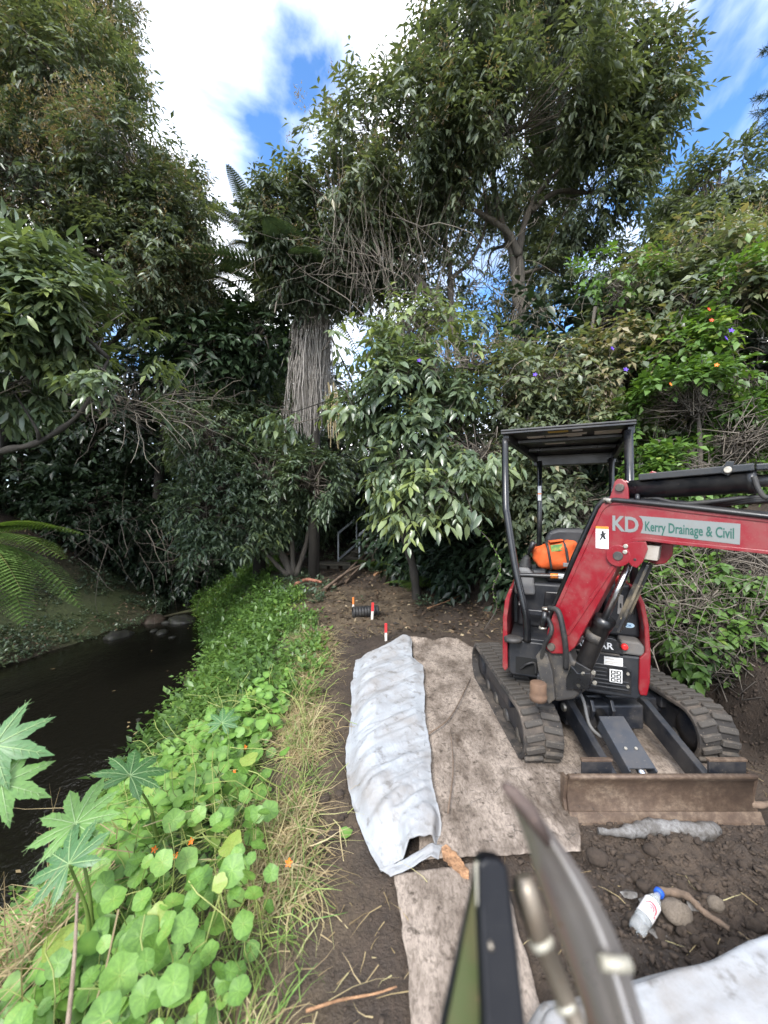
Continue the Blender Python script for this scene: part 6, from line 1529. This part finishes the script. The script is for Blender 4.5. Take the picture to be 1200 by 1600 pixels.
# ------------------------------------------------------------------ plastic bottle
m_pet, nt, bs = new_mat('clear_bottle'); bs.inputs['Base Color'].default_value = (.82, .86, .88, 1); bs.inputs['Roughness'].default_value = .12; bs.inputs['Transmission Weight'].default_value = .75; bs.inputs['IOR'].default_value = 1.2
bump(nt, bs, noise(nt, 30, 3), .35, .01)
bt = empty('plastic_bottle', og(1005, 1445, 0), 'crushed clear plastic bottle with a red swirl label and blue cap', 'bottle')
ba = og(993, 1462, .022); bb = og(1031, 1412, .055); ax = (bb - ba).normalized()
Ln = (bb - ba).length; w = .029
mb = MB(); mb.lathe(ba, ax, [(0, .006), (.003, w * .8), (.02, w), (Ln * .2, w * .97), (Ln * .4, w * 1.0), (Ln * .62, w * .98), (Ln * .76, w * .8), (Ln * .87, w * .42), (Ln * .89, w * .34), (Ln * .95, w * .34)], 28); mb.build('bottle_body', m_pet, bt)
mb = MB(); mb.lathe(ba + ax * (Ln * .93), ax, [(0, .016), (.001, .0175), (.016, .0175), (.017, .004)], 18); mb.build('cap', plain('blue_cap', (.02, .1, .5), .4), bt)
# wrap label with swirl, on the side facing up and the camera
view = (Vector((0, 0, CAM_Z)) - (ba + bb) / 2).normalized(); ny_ = (view - ax * view.dot(ax)).normalized(); nx_ = ax.cross(ny_)
def onbottle(u, ang, r): return ba + ax * u + (ny_ * math.cos(ang) + nx_ * math.sin(ang)) * r
def patch(nm, f, nu, nv, mat):
    vs = [tuple(f(i / (nu - 1), j / (nv - 1))) for j in range(nv) for i in range(nu)]
    mb = MB(); mb.add(vs, [(j * nu + i, j * nu + i + 1, (j + 1) * nu + i + 1, (j + 1) * nu + i) for j in range(nv - 1) for i in range(nu - 1)], True); return mb.build(nm, mat, bt)
patch('label_band', lambda u, v: onbottle(Ln * (.32 + .36 * v), -1.3 + 2.6 * u, w * 1.02), 16, 6, plain('label_white', (.7, .68, .68), .4))
def arc(u, v, r0, r1, a0, a1, cu, ca):
    a = a0 + (a1 - a0) * u; r_ = r0 + (r1 - r0) * v * math.sin(math.pi * min(1, u * .9 + .1))
    return onbottle(Ln * .5 + cu + r_ * math.sin(a), (ca + r_ * math.cos(a)) / w, w * 1.04)
mred = plain('red_swirl', (.6, .02, .05), .4)
patch('red_swirl', lambda u, v: arc(u, v, .020, .028, -.3, 2.9, -.006, 0), 16, 3, mred)
patch('red_swirl', lambda u, v: arc(u, v, .011, .017, -.2, 2.7, -.006, 0), 14, 3, mred)
patch('red_swirl', lambda u, v: arc(u, v, .002, .008, .0, 2.6, -.006, 0), 12, 3, mred)
patch('red_dot', lambda u, v: arc(u, v, .002, .006, 0, 6.28, -.018, .026), 12, 3, mred)
for px, py in ((1010, 1500 - 96), (985, 1395), (1085, 1412), (1025, 1463)):
    p = og(px, py, .01); lvv = MB(); n = 7
    vs = [(p.x + .03 * (.5 + RNG.random()) * math.cos(2 * math.pi * k / n), p.y + .022 * (.5 + RNG.random()) * math.sin(2 * math.pi * k / n), p.z + .015 * RNG.random()) for k in range(n)] + [(p.x, p.y, p.z + .02)]
    lvv.add(vs, [(k, (k + 1) % n, n) for k in range(n)]); o = lvv.build('plastic_scrap', M_PLASTIC)
    tag(o, {1010: 'white plastic scrap just above the bottle cap', 985: 'small white scrap left of the branch end', 1085: 'crumpled white scrap on the branch', 1025: 'white scrap between bottle and white bundle'}[px], 'scrap')

# ------------------------------------------------------------------ worn steel tool close to the camera
M_TBLACK = painted('tool_black', (0.002, 0.0025, 0.005), .4, (.04, .04, .04), .2, 14, coat=0, spec=.25)
M_TSTEEL = painted('tool_steel', (0.24, 0.21, 0.17), .32, (.14, .09, .055), .7, 9, metal=.75)
M_TOLIVE = painted('tool_olive', (0.05, 0.065, 0.018), .5, (.10, .065, .035), .9, 6, metal=.2)
M_TPALE = painted('tool_pale', (0.36, 0.34, 0.28), .4, (.15, .12, .07), .6, 12, metal=.4)
tool = empty('hand_tool', at(830, 1680, .42), 'out of focus worn steel tool with black bar in the foreground', 'tool')
CAMV = Vector((0, 0, CAM_Z))
def slab(nm, pts, d, th, mat, bev=.003, tilt=0.0):
    """Outline seen at these pixels, lying on a plane tilted away, th thick."""
    ps = [at(x, y, d + tilt * (1600 - y) / 400) for x, y in pts]; n = len(ps)
    nrm = (ps[1] - ps[0]).cross(ps[2] - ps[0]).normalized()
    if nrm.y < 0: nrm = -nrm
    mb = MB(); mb.add([tuple(p) for p in ps] + [tuple(p + nrm * th) for p in ps], [tuple(range(n)), tuple(reversed(range(n, 2 * n)))] + [(i, (i + 1) % n, n + (i + 1) % n, n + i) for i in range(n)])
    return mb.build(nm, mat, tool, bev, 3)
slab('black_bar', [(748, 1348), (760, 1341), (780, 1343), (794, 1354), (803, 1420), (823, 1602), (831, 1690), (758, 1690), (757, 1602), (749, 1420)], .40, .03, M_TBLACK, .005, .10)
slab('side_strip', [(744, 1352), (748, 1352), (755, 1602), (757, 1690), (678, 1690), (692, 1602), (735, 1410)], .425, .012, M_TOLIVE, .003, .10)
slab('strip_edge', [(741, 1352), (745, 1352), (698, 1602), (684, 1690), (672, 1690), (688, 1602), (736, 1390)], .42, .008, M_TBLACK, .002, .10)
slab('bright_edge', [(742, 1350), (749, 1346), (751, 1400), (745, 1420)], .405, .006, M_TPALE, .001, .10)
def rod(nm, pts, r, mat, d=.41, tilt=.1, sides=14):
    mb = MB(); ps = [at(x, y, d + tilt * (1600 - y) / 400) for x, y in pts]; mb.tube(ps, r, sides); return mb.build(nm, mat, tool)
rod('rod', [(818, 1368), (824, 1390), (847, 1468), (848, 1470), (905, 1612), (935, 1690)], [.009, .0125, .0125, .011, .0105, .0105], M_TSTEEL)
rod('rod_collar', [(843, 1464), (849, 1478)], .0142, M_TPALE)
rod('rod_collar', [(882, 1564), (887, 1577)], .0125, M_TPALE)
rod('black_rod', [(810, 1372), (815, 1392), (836, 1460)], [.007, .011, .009], M_TBLACK, .425)
rod('red_wire', [(826, 1372), (850, 1440), (905, 1600), (930, 1690)], .0022, M_REDKNOB, .43)
# curved blade: a bent shell with a rolled back edge
bl_l = [(783, 1224), (800, 1258), (818, 1306), (829, 1345), (845, 1395), (866, 1450), (890, 1520), (915, 1602), (940, 1690)]
bl_r = [(792, 1222), (822, 1240), (858, 1290), (893, 1335), (930, 1390), (962, 1450), (985, 1510), (1013, 1602), (1036, 1690)]
vs = []; nst = len(bl_l); nu = 9
for j in range(nst):
    for i in range(nu):
        u = i / (nu - 1); x = bl_l[j][0] * (1 - u) + bl_r[j][0] * u; y = bl_l[j][1] * (1 - u) + bl_r[j][1] * u
        d = .40 + .10 * (1600 - y) / 400 + .03 * (u - .72) ** 2 * 2.2 - .012 * math.exp(-((u - .72) / .12) ** 2)
        vs.append(tuple(at(x, y, d)))
mb = MB(); mb.add(vs, [(j * nu + i, j * nu + i + 1, (j + 1) * nu + i + 1, (j + 1) * nu + i) for j in range(nst - 1) for i in range(nu - 1)], True)
o = mb.build('curved_blade', painted('blade_steel', (0.27, 0.25, 0.235), .26, (.12, .09, .06), .8, 5, metal=.7), tool)
s = o.modifiers.new('t', 'SOLIDIFY'); s.thickness = .006; o.modifiers.new('sub', 'SUBSURF').levels = 1; o.modifiers['sub'].render_levels = 2
for q in ((768, 1485),):
    p = at(q[0], q[1], .40 + .10 * (1600 - q[1]) / 400 - .004); mb = MB(); mb.cyl(p, p + Vector((0, .008, .003)), .0028, 10); mb.build('rivet', M_TSTEEL, tool)
rod('blade_spine', [(786, 1226), (802, 1240), (832, 1275), (858, 1318)], [.005, .009, .010, .005], painted('dark_spine', (.05, .035, .03), .5, (.15, .1, .08), .6, 12), .395)
rod('blade_band', [(938, 1504), (962, 1507), (984, 1506)], .007, M_TPALE, .385)
